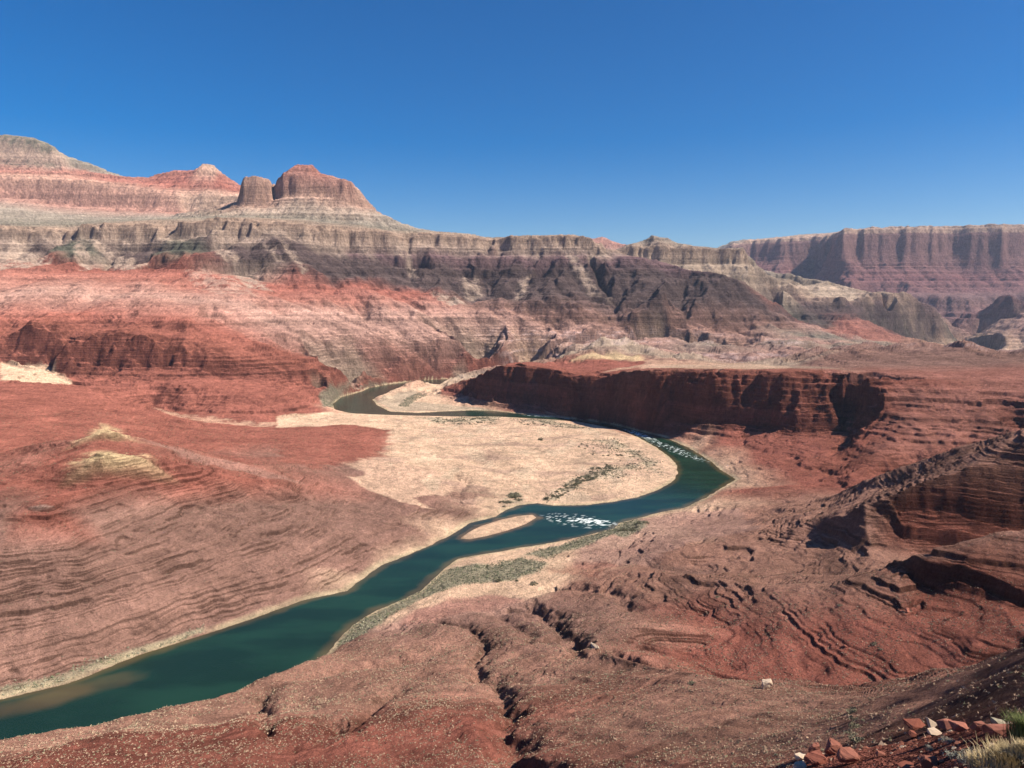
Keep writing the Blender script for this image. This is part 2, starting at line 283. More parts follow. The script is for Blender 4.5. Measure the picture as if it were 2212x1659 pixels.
L('BRN', [(1800,792,2200),(1900,790,2200),(2000,790,2180),(2100,787,2150),(2212,782,2120),(2420,780,2000)])
L('LRED', [(1800,798,1950),(1900,803,1920),(2000,805,1900),(2120,803,1880),(2212,800,1860),(2420,800,1800)])
L('PINK', [(1800,790,3300),(1950,790,3300),(2100,795,3400),(2300,795,3400)])
# --- first dark ridge on the right
L('SCRUB', [(1350,1185,15.),(1434,1209,30.),(1510,1186,36.),(1586,1168,42.),(1681,1143,56.),(1786,1115,82.),(1850,1092,102.),(1916,1069,119.),(2000,1042,136.),(2085,1012,152.),(2138,981,168.),(2212,931,195.),(2300,890,217.),(2420,850,238.)], 'z', sub=2)
L('SCRUB', [(1480,1130,10.),(1600,1115,18.),(1700,1085,26.),(1780,1075,34.)], 'z')
L('DRED', [(1935,1080,842),(1960,1075,838),(2040,1075,825),(2110,1088,810),(2212,1105,795),(2420,1130,780)], sub=2)
L('DRED', [(1933,1106,840),(1958,1110,835),(2038,1115,820),(2108,1128,805),(2212,1148,790),(2420,1185,775)], sub=2)
L('DRED', [(1950,1135,815),(2010,1142,805),(2090,1158,790),(2180,1178,775)], sub=2)
L('DRED', [(1947,1167,811),(2007,1175,801),(2088,1194,786),(2178,1214,771)], sub=2)
PTS += [(430,700,76,'SCRUB'),(520,710,92,'SCRUB'),(640,720,120,'SCRUB')]
L('SCRUB', [(1500,1215,30.),(1600,1200,36.),(1700,1190,46.),(1800,1180,56.),(1880,1185,71.),(1950,1212,68.),(1700,1240,44.),(1850,1235,60.),(1600,1235,36.)], 'z')
L('BRN', [(1380,1200,18.),(1420,1230,20.),(1500,1240,24.)], 'z')
# --- second ridge
L('SCRUB', [(1330,1235,25.),(1434,1242,46.),(1500,1250,58.),(1557,1253,66.),(1652,1268,75.),(1751,1268,84.),(1856,1258,97.),(1934,1235,108.),(1990,1205,120.),(2032,1181,130.),(2120,1150,142.),(2212,1128,152.),(2420,1060,180.)], 'z', sub=2)
L('DRED', [(1965,1238,624),(2000,1224,614),(2060,1224,602),(2140,1247,582),(2212,1272,562),(2420,1300,540)], sub=2)
L('DRED', [(1968,1268,621),(2003,1266,610),(2063,1266,598),(2143,1288,578),(2212,1312,558),(2420,1345,536)], sub=2)
L('RED', [(1500,1330,48.),(1600,1370,58.),(1700,1370,70.),(1850,1350,86.),(1950,1350,91.),(2100,1380,101.),(2212,1370,108.)], 'z')
L('RED', [(1480,1420,50.),(1560,1460,56.),(1681,1485,62.),(1751,1490,66.),(1856,1490,71.),(1962,1470,79.),(2067,1430,90.),(2180,1400,100.)], 'z')
# --- third ridge and near slopes
L('SCRUB', [(1280,1400,85.),(1400,1430,108.),(1508,1455,138.),(1593,1481,152.),(1681,1502,162.),(1751,1507,168.),(1856,1507,178.),(1962,1499,192.),(2020,1480,202.),(2067,1450,212.),(2140,1425,222.),(2212,1403,232.),(2420,1330,262.)], 'z', sub=2)
L('SCRUB', [(1300,1560,150.),(1450,1580,175.),(1600,1600,195.),(1750,1600,210.),(1900,1580,222.)], 'z')
L('BRN', [(2050,1520,246.),(2130,1500,256.),(2212,1480,262.),(2420,1450,280.)], 'z')
L('RED', [(0,1680,120.),(-220,1700,112.),(300,1680,128.),(600,1680,138.),(900,1680,152.),(1100,1700,165.),(1300,1700,190.),(1500,1700,222.),(1700,1700,240.)], 'z')
L('RED', [(200,1615,108.),(500,1560,100.),(800,1570,112.),(1050,1560,124.),(1090,1640,150.)], 'z')
L('SCRUB', [(-220,1640,70.),(46,1583,62.),(155,1556,60.),(211,1554,58.),(299,1531,54.),(387,1509,50.),(457,1493,47.),(541,1472,42.),(577,1455,40.),(620,1440,32.),(661,1423,26.),(700,1402,16.),(721,1392,8.)], 'z')
L('SCRUB', [(0,1630,88.),(300,1580,76.),(600,1510,58.),(750,1450,44.),(850,1420,40.),(950,1400,40.),(700,1550,88.),(850,1500,74.),(1000,1480,78.),(1050,1430,64.)], 'z')
L('BRN', [(850,1370,22.),(950,1345,24.),(1020,1345,26.),(1100,1330,26.),(1180,1300,24.),(1250,1310,34.),(1330,1300,36.),(1200,1350,44.),(1300,1370,56.)], 'z')
L('SAND', [(900,1300,6.),(1000,1275,7.),(1100,1265,9.),(1180,1270,12.),(1050,1225,4.),(1180,1195,4.),(1300,1165,5.),(830,1345,7.),(1250,1225,12.),(1340,1180,10.),(1400,1150,8.)], 'z')
L('PINK', [(860,1350,10.),(960,1310,12.),(1060,1305,14.)], 'z')
L('SCRUB', [(1230,1260,22.),(1350,1270,36.),(1420,1290,44.),(1400,1350,62.),(1380,1230,24.)], 'z')
for u, v in BANK_FAR[::2] + BANK_NEAR[:44:2] + [(721,1395),(640,1470),(430,1590),(0,1760)]:
    PTS.append(PZ(u, v, 0.0) + ('RED' if (u > 1060 and v < 965 and (u, v) in BANK_NEAR) else 'RED' if (v < 893 and u < 1010 and (u, v) in BANK_FAR) else 'SAND' if v < 1280 else 'BRN',))
# --- the slope the viewer stands on
for x, y, z, c in [(0,0,333.4,'RED'),(-3,2,329,'RED'),(5,4,329.5,'RED'),(3,-6,335,'RED'),(-30,-20,330,'RED'),(40,-40,338,'RED'),(0,-200,400,'RED'),(-300,-300,380,'RED'),(300,-300,430,'RED'),
                   (-2,12,318,'RED'),(-30,20,300,'RED'),(-100,20,260,'RED'),(-60,90,240,'RED'),(-400,60,190,'SCRUB'),(-800,200,150,'BRN'),(-1800,0,200,'BRN'),(-1800,-1800,400,'RED'),
                   (12,8,327,'RED'),(20,8,328.5,'RED'),(40,10,334,'RED'),(90,20,320,'RED'),(200,60,285,'RED'),(400,150,270,'RED'),(800,300,290,'RED'),(1800,300,330,'RED'),(1800,-1800,600,'RED'),
                   (0,-1800,500,'RED'),(900,1000,250,'RED'),(60,100,268,'RED'),(0,100,240,'RED'),(120,110,292,'RED'),
                   (-8000,0,500,'BRN'),(8000,0,800,'BRN'),(-8000,-8000,600,'BRN'),(8000,-8000,800,'BRN'),(0,-8000,700,'BRN'),(-19000,-19000,600,'GREY'),(19000,-19000,600,'GREY'),
                   (-19000,0,600,'GREY'),(19000,0,600,'GREY'),(0,-19000,600,'GREY'),(-3000,1200,120,'BRN'),(-6000,3000,300,'BRN')]:
    PTS.append((x, y, z, c))
L('RED', [(1560,1720,318.),(1680,1690,317.),(1724,1652,318.5),(1747,1622,319.),(1780,1613,319.),(1815,1618,319.),(1900,1610,319.5),(1958,1603,320.),(2006,1590,321.),(2080,1572,322.),(2150,1562,323.5),(2240,1552,325.),(2420,1540,328.)], 'z')
L('RED', [(1900,1680,322.),(2050,1660,324.),(2200,1640,327.),(2400,1640,329.)], 'z')
L('RED', [(1560,1730,310.),(1700,1690,306.),(1760,1640,302.),(1900,1625,300.),(2020,1600,301.),(2100,1580,303.),(2240,1565,306.),(2420,1550,312.)], 'z')
PTS = [p for p in PTS]
XY = np.array([p[:2] for p in PTS]); ZZ = np.array([p[2] for p in PTS], np.float64)
CC = np.array([PAL[p[3]] for p in PTS])
# triangulate
vo, eo, fo, ov, oe, of = delaunay_2d_cdt([Vector(p) for p in XY], [], [], 0, 1e-3)
src = [o[0] for o in ov]
TRI = np.array([[src[i] for i in f] for f in fo if len(f) == 3])
print('control points', len(PTS), 'triangles', len(TRI), 'dropped', len(PTS)-len(vo))

# ------------------------------------------------------------------ sampling grid: rings of azimuth columns, spacing follows size
def azimuths():
    a = [0.0]; step0 = 0.00105/Q
    x = 0.0
    while x < math.pi:
        s = step0 if x < 0.66 else min(step0*(1+ (x-0.66)*40), 0.06)
        x += s; a.append(x)
    a = np.array([v for v in a if v < math.pi])
    return np.concatenate([-a[::-1], a[1:]])
AZ = azimuths(); NA = len(AZ)
SA, CA = np.sin(AZ), np.cos(AZ)

def tin(X, Y, jw=0):
    """height and colour of the triangulated land at X, Y (arrays columns x rings)"""
    H = np.full(X.shape, 300.0, np.float32); C = np.zeros(X.shape + (3,), np.float32); C[:] = PAL['RED']
    R = np.hypot(X, Y)
    for t in TRI:
        P = XY[t]
        d = np.hypot(P[:,0], P[:,1]); an = np.arctan2(P[:,0], P[:,1])
        x0, y0 = P[0]; x1, y1 = P[1]; x2, y2 = P[2]
        det = (y1-y2)*(x0-x2) + (x2-x1)*(y0-y2)
        if abs(det) < 1e-6: continue
        rmin = 1e9
        for i in range(3):
            a, b = P[i], P[(i+1)%3]; ab = b-a; tt = np.clip(-(a@ab)/(ab@ab+1e-12), 0, 1); q = a+ab*tt; rmin = min(rmin, math.hypot(*q))
        inside = all(((P[(i+1)%3][0]-P[i][0])*(-P[i][1]) - (P[(i+1)%3][1]-P[i][1])*(-P[i][0])) >= 0 for i in range(3)) or \
                 all(((P[(i+1)%3][0]-P[i][0])*(-P[i][1]) - (P[(i+1)%3][1]-P[i][1])*(-P[i][0])) <= 0 for i in range(3))
        if inside: rmin = 0
        pad = WPAD*(min(d.max()*0.03, 110) + (330 if d.max() > 6500 else 0) + 3) if jw else 0.0
        if inside or an.max()-an.min() > math.pi: c0, c1 = 0, X.shape[0]
        else:
            ea = pad/max(rmin, 1.0)
            c0 = max(0, np.searchsorted(AZ, an.min()-ea)-1); c1 = min(X.shape[0], np.searchsorted(AZ, an.max()+ea)+1)
        if c1 <= c0: continue
        RR = R[c0:c1]
        if RR.ndim == 2:
            lo = (RR < rmin-pad).all(axis=0).sum(); hi = X.shape[1]-(RR > d.max()+pad).all(axis=0).sum()
            if hi <= lo: continue
            sl_ = (slice(c0, c1), slice(lo, hi))
        xs = X[sl_]; ys = Y[sl_]
        l0 = ((y1-y2)*(xs-x2) + (x2-x1)*(ys-y2))/det; l1 = ((y2-y0)*(xs-x2) + (x0-x2)*(ys-y2))/det; l2 = 1-l0-l1
        m = (l0 >= -1e-6) & (l1 >= -1e-6) & (l2 >= -1e-6)
        if not m.any(): continue
        H[sl_][m] = (l0*ZZ[t[0]] + l1*ZZ[t[1]] + l2*ZZ[t[2]])[m]
        C[sl_][m] = (l0[...,None]*CC[t[0]] + l1[...,None]*CC[t[1]] + l2[...,None]*CC[t[2]])[m]
    return H, C
WPAD = 1.0
def blur(A, n, axis):
    """n passes of a 1-2-1 kernel"""
    for _ in range(n):
        B = A.copy()
        if axis == 0: B[1:-1] = (A[:-2] + 2*A[1:-1] + A[2:])/4
        else: B[:,1:-1] = (A[:,:-2] + 2*A[:,1:-1] + A[:,2:])/4
        A = B
    return A
def grad(H, X, Y):
    Hi = np.gradient(H, axis=0); Hj = np.gradient(H, axis=1); Xi = np.gradient(X, axis=0); Xj = np.gradient(X, axis=1); Yi = np.gradient(Y, axis=0); Yj = np.gradient(Y, axis=1)
    det = Xi*Yj - Xj*Yi; det = np.where(np.abs(det) < 1e-9, 1e-9, det)
    return (Hi*Yj - Hj*Yi)/det, (Hj*Xi - Hi*Xj)/det

R1 = np.concatenate([np.exp(np.linspace(math.log(0.6), math.log(150), 260, endpoint=False)), np.exp(np.arange(math.log(150), math.log(8000), 0.0017/Q)),
                     np.exp(np.linspace(math.log(8010), math.log(24000), 200))])
N1 = len(R1)
# ------------------------------------------------------------------ height
def poly_sd(X, Y, P):
    """signed distance to a closed outline, negative inside"""
    D = np.full(X.shape, 1e18); ins = np.zeros(X.shape, bool)
    for i in range(len(P)):
        ax, ay = P[i]; bx, by = P[(i+1) % len(P)]
        ex, ey = bx-ax, by-ay; wx, wy = X-ax, Y-ay
        t = np.clip((wx*ex+wy*ey)/(ex*ex+ey*ey+1e-12), 0, 1); D = np.minimum(D, (wx-ex*t)**2 + (wy-ey*t)**2)
        c = ((ay <= Y) != (by <= Y)) & (X < (bx-ax)*(Y-ay)/((by-ay) if abs(by-ay) > 1e-9 else 1e-9) + ax); ins ^= c
    return np.sqrt(D)*np.where(ins, -1, 1)
XR = SA[:,None]*R1[None]; YR = CA[:,None]*R1[None]
def grad_r(H):
    Ht = np.gradient(H, axis=0)/np.gradient(AZ)[:,None]; Hr = np.gradient(H, axis=1)/np.gradient(R1)[None]
    return Hr*SA[:,None] + Ht*CA[:,None]/R1[None], Hr*CA[:,None] - Ht*SA[:,None]/R1[None]
def boxblur(A, k, axis):
    if k < 1: return A
    pad = [(0,0)]*A.ndim; pad[axis] = (k+1, k); B = np.pad(A, pad, mode='edge'); B = np.cumsum(B, axis=axis, dtype=np.float64)
    n_ = A.shape[axis]; hi = [slice(None)]*A.ndim; lo = [slice(None)]*A.ndim; hi[axis] = slice(2*k+1, 2*k+1+n_); lo[axis] = slice(0, n_)
    return ((B[tuple(hi)]-B[tuple(lo)])/(2*k+1)).astype(np.float32)
def bb(A, ka, kr):
    ka = int(ka*Q+.5); kr = int(kr*Q+.5)
    return boxblur(boxblur(boxblur(boxblur(A, ka, 0), kr, 1), ka, 0), kr, 1)
H0, _ = tin(XR, YR)
gx0, gy0 = grad_r(bb(H0, 6, 5)); slope0 = bb(np.hypot(gx0, gy0), 4, 4)
RR1 = np.broadcast_to(R1[None], XR.shape)
# sideways displacement of the look-up: coves and buttresses along rims
nearf = sstep(150, 500, RR1); steep0 = sstep(0.25, 0.8, slope0)
amp0 = np.clip(RR1*0.010, 0.0, 45)*nearf*(0.25 + 0.75*steep0)
farf = sstep(7600, 8600, RR1)*sstep(.12, .25, AZ)[:,None]; lf = sstep(5600, 6000, RR1)*(1-sstep(0, .1, AZ))[:,None]; amp = amp0*(1-lf*.65)
WX = amp*fbm(XR/170, YR/170, 4, 11, 0.55)*1.7
WY = amp*fbm(XR/170+40, YR/170, 4, 23, 0.55)*1.7
if True:
    WX += farf*(330*ridged(XR/1000, YR/1000, 4, 61, .55) + 110*ridged(XR/310, YR/310, 2, 63)); WY += farf*330*ridged(XR/1000+9, YR/1000, 4, 71, .5)
spur = np.exp(-(((XR-350)/900)**2 + ((YR-1900)/600)**2))
WX += spur*50*ridged(XR/170, YR/170, 4, 31)*steep0; WY += spur*50*ridged(XR/170+7, YR/170+3, 4, 37)*steep0
cleft = steep0*sstep(3600,4300,RR1)*sstep(8000,7300,RR1)*15; WX += cleft*ridged(XR/200, YR/200, 3, 35); WY += cleft*ridged(XR/200+5, YR/200, 3, 36)
flute = np.clip(RR1*0.0028, 0, 13)*steep0*nearf
WX += flute*ridged(XR/55, YR/55, 3, 39); WY += flute*ridged(XR/55+3, YR/55, 3, 40)
WX += spur*steep0*11*ridged(XR/30, YR/30, 2, 44); WY += spur*steep0*11*ridged(XR/30+6, YR/30, 2, 45)
H1, C1 = tin(XR+WX, YR+WY, 1)
print('tin done', round(time.time()-T0,1))
g1x, g1y = grad_r(bb(H1, 1, 1)); s1 = bb(np.hypot(g1x, g1y), 2, 2)
st = sstep(0.7, 1.3, s1)
fr = sstep(3600, 4600, RR1); HR = (bb(H1, 6, 6)*(1-fr) + bb(H1, 1, 1)*fr)*(1-st) + bb(H1, 0.8, 0.8)*st
nr = (1-sstep(60, 130, RR1)); HR = bb(H1, 2, 1)*nr + HR*(1-nr)
CR = boxblur(boxblur(C1, 2, 0), 2, 1)
GXR, GYR = grad_r(bb(HR, 4, 4))
# ring spacing follows how large the ground shows
ci = np.unique(np.concatenate([np.arange(0, NA, 8), [NA-1]]))
dh = np.abs(np.diff(HR[ci], axis=1)); dr = np.diff(R1)[None]; rm = R1[None,1:]
ev = (HR[ci]-HC)/R1[None]; run = np.maximum.accumulate(ev, axis=1); hid = (ev[:,1:] < run[:,1:]-0.004)
dev = np.abs(np.diff(ev, axis=1)); side = sstep(.08, .34, AZ[ci])[:,None]*sstep(1.0, .75, AZ[ci])[:,None]*((rm > 10) & (rm < 60))
ds = np.minimum(dev, 0.02)*np.where(hid, 0.25, 1.0)*np.where(rm < 130, 0.03+0.47*side, 1.0) + dr/rm*np.where(rm < 130, 0.012, 0.05)
ds = boxblur(boxblur(boxblur(ds, 3, 0), 3, 0), 5, 1) + (np.diff(np.log(R1))*0.002)[None]
cum = np.concatenate([np.zeros((len(ci),1)), np.cumsum(ds, axis=1)], axis=1)
NR = int(1700*Q); tt = np.linspace(0, 1, NR)
RC = np.stack([np.interp(tt*cum[i,-1], cum[i], R1) for i in range(len(ci))])
Rg = np.empty((NA, NR))
for j in range(NR): Rg[:,j] = np.interp(np.arange(NA), ci, RC[:,j])
X = (SA[:,None]*Rg); Y = (CA[:,None]*Rg)
def resamp(A):
    o = np.empty((NA, NR), np.float32)
    for i in range(NA): o[i] = np.interp(Rg[i], R1, A[i])
    return o
H = resamp(HR); gx = resamp(GXR); gy = resamp(GYR); C = np.stack([resamp(CR[...,k]) for k in range(3)], -1)
slope = np.hypot(gx, gy)
print('grid', NA, NR, N1, 'arc', cum[:,-1].mean(), round(time.time()-T0,1))
sl_n = np.clip(slope, 0.02, None)
# grooves cut by run-off: three octaves at a size that suits the distance
def grooves(H, size, depth, seed, sharp=1.0):
    k = sstep(0.03, 0.35, slope)
    nx, ny = gx/sl_n*k, gy/sl_n*k
    tot = 0; ex = 0; ey = 0; a = 1.0; f = 1.0/size; n = 0
    for o in range(4):
        dx, dy = nx*0.9 + ey*0.55, ny*0.9 - ex*0.55
        v, vx, vy = erosion(X*f, Y*f, dx.astype(np.float32), dy.astype(np.float32), seed+o)
        tot = tot + a*(1.9*np.clip(v*.5+.5, 0, 1)**.62 - 1.23); ex = ex + a*vx/6.28; ey = ey + a*vy/6.28; n += a; a *= 0.5; f *= 1.95
    return depth*(tot/n)*k
wn = sstep(80, 260, Rg); zone_mid = sstep(2400, 3200, Rg); zone_far = sstep(4300, 6500, Rg)
delta_sd = None
print('grooves', round(time.time()-T0,1))
calm = 1-np.exp(-(((X+650)/700)**2 + ((Y-1400)/750)**2))*0.55      # the round hills on the left are smooth
cl = 1-0.75*sstep(0.9, 1.5, slope)
G = grooves(H, 75, 1.0, 3); Gb = grooves(H, 210, 1.0, 13); Gc = grooves(H, 420, 1.0, 33)
nearcalm = 0.5+0.5*sstep(900,1300,Rg)
H = H + (G*7*wn*nearcalm*(1-zone_mid) + Gb*(13*sstep(200,500,Rg)*nearcalm*(1-zone_mid) + 20*zone_mid*(1-zone_far) + 30*zone_far) + Gc*60*zone_mid*(1-zone_far))*calm*cl
Gn = grooves(H, 28, 1.0, 23)
H = H + Gn*1.3*sstep(40,120,Rg)*(1-sstep(1500, 2500, Rg))*calm*cl
print('grooves done', round(time.time()-T0,1))
near_lo = 1-sstep(420, 900, Rg)
H += np.abs(fbm(X/300+3, Y/300, 4, 49))*75*sstep(2700,3000,Rg)*sstep(5000,4400,Rg)*sstep(-300,400,X)*sstep(3,15,H)
dg = sstep(2750,3050,Rg)*sstep(4500,4100,Rg)*sstep(60,160,H)*sstep(900,300,X)
H += dg*(30*ridged((X+Y*.8)/620, (X-Y)/1500, 3, 161, .45) + 9*ridged((X+Y*.6)/210, (X-Y)/600, 3, 163))
H += fbm(X/140, Y/140, 5, 41)*6*wn + fbm(X/40, Y/40, 3, 43)*1.6*sstep(60,200,Rg)
H += (ridged(X/31, Y/31, 3, 141)*1.5 + ridged(X/15, Y/15, 2, 143)*0.7)*sstep(250, 500, Rg)*sstep(.03,.2,slope)*(0.4+1.2*sstep(1500,4500,Rg)) + ridged(X/75, Y/75, 3, 145)*5*sstep(1800,3200,Rg)*sstep(.03,.2,slope)
H += fbm(X/9, Y/9, 4, 47)*0.35*sstep(10,60,Rg)*near_lo
# ledges: harder beds stand out as small steps
zb = H + fbm(X/260, Y/260, 3, 53)*5 + fbm(X/48, Y/48, 3, 54)*1.2
def terrace(z, thick, seed, sharp):
    k = z/thick; k = k + .3*np.sin(k*1.7+seed) + .16*np.sin(k*4.3); b = np.floor(k); f = k-b
    rr = RN1[(b.astype(np.int64)*7+seed) & 255]*0.7+0.3
    f2 = np.where(f < 1-sharp, f/(1-sharp)*(1-0.75*rr), (1-0.75*rr) + (f-(1-sharp))/sharp*0.75*rr)
    return z + (f2-f)*thick
msk = 0.3+0.95*sstep(-0.2, 0.25, fbm(X/110, Y/110, 4, 59))*sstep(-.35, .05, fbm(X/33, Y/33, 3, 60))
sk = sstep(0.04, 0.14, slope)
T = np.where(Rg < 4000, 1.0, 0)
ytop = 1-0.85*np.exp(-(((X+600)/230)**2 + ((Y-1090)/170)**2))*sstep(112, 130, H)
sk = sk*ytop; lefth = np.exp(-(((X+700)/800)**2 + ((Y-1100)/700)**2))
msk2 = sstep(-.05,.2, fbm(X/70+5, Y/45, 4, 62)); d1 = ((terrace(zb, 3.9, 3, 0.10)-zb)*1.0*msk + (terrace(zb, 8.5, 23, 0.09)-zb)*.75*msk2)*sk*sstep(500, 800, Rg)*(1-sstep(3600, 4500, Rg))
d2 = (terrace(zb, 19., 5, 0.2)-zb)*sk*sstep(1000, 1400, Rg)*(0.45+0.55*msk)*(1-.6*lefth)
d3 = (terrace(zb, 42., 9, 0.25)-zb)*sk*sstep(4300, 5200, Rg)*(0.6+0.9*sstep(7600,8600,Rg))
d0 = (terrace(zb, 2.6, 15, 0.2)-zb)*sk*msk*sstep(250, 400, Rg)*(1-sstep(1200, 2000, Rg))
Hpre = H.copy()
spz = np.exp(-(((X-450)/900)**2 + ((Y-1850)/500)**2))*sstep(.3,.6,slope)
H = H + (d1 + d2*(0.85+.5*spz) + d3 + d0)*0.95
H += ridged(X/60, Y/60, 4, 83)*(np.clip(Rg*0.0012, 0, 7)+2.5*sstep(400,600,Rg)*sstep(1500,1000,Rg))*sstep(0.45, 1.1, slope)
print('ledges', round(time.time()-T0,1))
# river bed and banks
def river_sd(X, Y):
    S = np.full(X.shape, 1e3)
    for P in (RIVER, FAR1, FAR2):
        bx0, by0 = P.min(axis=0)-150; bx1, by1 = P.max(axis=0)+150
        m = (X > bx0) & (X < bx1) & (Y > by0) & (Y < by1)
        S[m] = np.minimum(S[m], poly_sd(X[m], Y[m], P))
    return S
jx = fbm(X/28, Y/28, 3, 91)*3.0; jy = fbm(X/28+9, Y/28, 3, 93)*3.0
SD = river_sd(X+jx, Y+jy)
bar = np.full(X.shape, 1e3)
for P in BARS:
    m = (np.abs(X-P[:,0].mean()) < 200) & (np.abs(Y-P[:,1].mean()) < 200)
    bar[m] = np.minimum(bar[m], poly_sd(X[m]+jx[m]*0.5, Y[m]+jy[m]*0.5, P))
H = np.where(SD > 0, np.maximum(H, 0.0)*sstep(0, 45, SD) + np.maximum(H,0)*0.25*(1-sstep(0,45,SD))*sstep(0,15,SD) + np.minimum(SD*0.12, 1.3)*sstep(70, 25, SD), -np.minimum(-SD*0.12, 3.5))
H = np.where(bar < 12, np.maximum(H, np.clip(0.05-bar*0.1, -3.5, 0.9)), H)
gx, gy = grad(H, X, Y); slope = np.hypot(gx, gy)
print('height done', round(time.time()-T0,1))

# ------------------------------------------------------------------ sight lines onto the land (each keeps one azimuth)
def hit(u, v, rmin=3):
    x, k = ray(u, v); a = math.atan2(x, 1.0); kk = k/math.hypot(x, 1.0)
    i = int(np.clip(np.searchsorted(AZ, a), 1, NA-1)); i = i if abs(AZ[i]-a) < abs(AZ[i-1]-a) else i-1
    e = (H[i]-HC)/Rg[i]; m = np.nonzero((e >= kk) & (Rg[i] > rmin))[0]
    if len(m) == 0: return None
    r = Rg[i, m[0]]
    return (r*math.sin(a), r*math.cos(a), HC + kk*r)
def at(u, v, rmin=3):
    p = hit(u, v, rmin)
    return p if p is not None else PD(u, v, 9000)
def ground(x, y):
    a = math.atan2(x, y); r = math.hypot(x, y)
    i = int(np.clip(np.searchsorted(AZ, a), 1, NA-1)); i = i if abs(AZ[i]-a) < abs(AZ[i-1]-a) else i-1
    return float(np.interp(r, Rg[i], H[i]))
GUL = [([(1110,1308),(1145,1304),(1169,1318),(1198,1336),(1219,1357),(1240,1378),(1268,1396),(1303,1403),(1331,1413),(1400,1432)],12,13),
 ([(951,1338),(1001,1346),(1029,1357),(1043,1371),(1050,1385),(1032,1413),(1029,1427),(1034,1459),(1078,1470),(1085,1494),(1099,1529),(1096,1568),(1106,1603),(1113,1638),(1162,1656)],8,8),
 ([(719,1557),(737,1568),(783,1543),(807,1519),(839,1491)],8,9), ([(577,1487),(566,1519),(570,1554),(580,1579)],6,7),
 ([(1219,1266),(1289,1273),(1310,1266),(1345,1287),(1359,1315)],7,9), ([(1071,1322),(1141,1357),(1148,1378),(1184,1385),(1226,1396)],7,9),
 ([(1000,1085),(985,1070),(995,1050),(1010,1040),(990,1030)],6,14), ([(640,1460),(690,1452),(760,1440),(850,1430),(900,1425)],6,10)]
for pl, dep, wid in GUL:
    W_ = [np.array(at(u, v)[:2]) for u, v in pl]
    lo = np.min(W_, axis=0)-wid*4; hi = np.max(W_, axis=0)+wid*4
    b_ = (X > lo[0]) & (X < hi[0]) & (Y > lo[1]) & (Y < hi[1]); xs, ys = X[b_], Y[b_]
    xs = xs + fbm(xs/22, ys/22, 3, 95)*wid*1.1; ys = ys + fbm(xs/22+4, ys/22, 3, 96)*wid*1.1; D_ = np.full(xs.shape, 1e18)
    for a, b in zip(W_, W_[1:]):
        e = b-a; t = np.clip(((xs-a[0])*e[0]+(ys-a[1])*e[1])/(e@e+1e-9), 0, 1); D_ = np.minimum(D_, (xs-a[0]-e[0]*t)**2 + (ys-a[1]-e[1]*t)**2)
    H[b_] -= dep*np.exp(-(np.sqrt(D_)/wid)**1.4)*(H[b_] > 1)
gx, gy = grad(H, X, Y); slope = np.hypot(gx, gy)
# ------------------------------------------------------------------ colour of the ground, per vertex
n1 = fbm(X/320, Y/320, 4, 101); n2 = fbm(X/60, Y/60, 4, 103); n3 = fbm(X/12, Y/12, 3, 105)
def mixc(C, col, m):
    c = np.array(PAL[col] if isinstance(col, str) else col, np.float32); return C*(1-m[...,None]) + c*m[...,None]
# beds: bands of lighter and darker rock, level, and only where rock shows
zc = Hpre + n1*10
def bed(z, thick, seed):
    k = z/thick; b = np.floor(k); f = k-b; i = b.astype(np.int64)
    a_, b_ = RN2[(i*5+seed) & 255], RN2[((i+1)*5+seed) & 255]
    return a_ + (b_-a_)*sstep(0.35, 0.65, f) - 0.5
bedv = bed(zc, 9, 3)*0.5 + bed(zc, 27, 11)*0.6 + bed(zc, 3.5, 19)*0.35
stz = sstep(0.06, 0.35, slope)*(1-0.0*zone_far)
C = C*(1 + (bedv*0.6*stz)[...,None])
# pale beds in the pink badlands, whitish beds on the far walls
pinkz = sstep(2900, 3200, Rg)*(1-sstep(4200, 4500, Rg))*sstep(-300, 0, X)*(H < 330)
band = sstep(0.72, 0.9, RN1[(np.floor(zc/7).astype(np.int64)*3) & 255])
C = mixc(C, (.62,.46,.42), band*pinkz*0.42*sstep(-.3,.3,n2+.1))
# patches
C = C*(1 + (n2*0.22 + n1*0.16 + n3*0.12)[...,None])
def poly_mask(pix, soft=14, wob=22, seed=0):
    P = np.array([at(u, v)[:2] for u, v in pix]); c = P.mean(axis=0); ext = np.abs(P-c).max()+soft*2+wob
    m = np.zeros(X.shape, np.float32); b = (np.abs(X-c[0]) < ext) & (np.abs(Y-c[1]) < ext)
    xs, ys = X[b], Y[b]; s = poly_sd(xs + fbm(xs/45, ys/45, 3, 121+seed)*wob, ys + fbm(xs/45+5, ys/45, 3, 131+seed)*wob, P)
    m[b] = sstep(soft, -soft, s); return m
def patch(col, pix, soft=10, wob=16, a=1.0, seed=0, brk=0.0):
    global C
    m = poly_mask(pix, soft, wob, seed)*a
    if brk: m = m*sstep(-brk, brk*0.4, n2+n3*0.5)
    C = mixc(C, col, m)
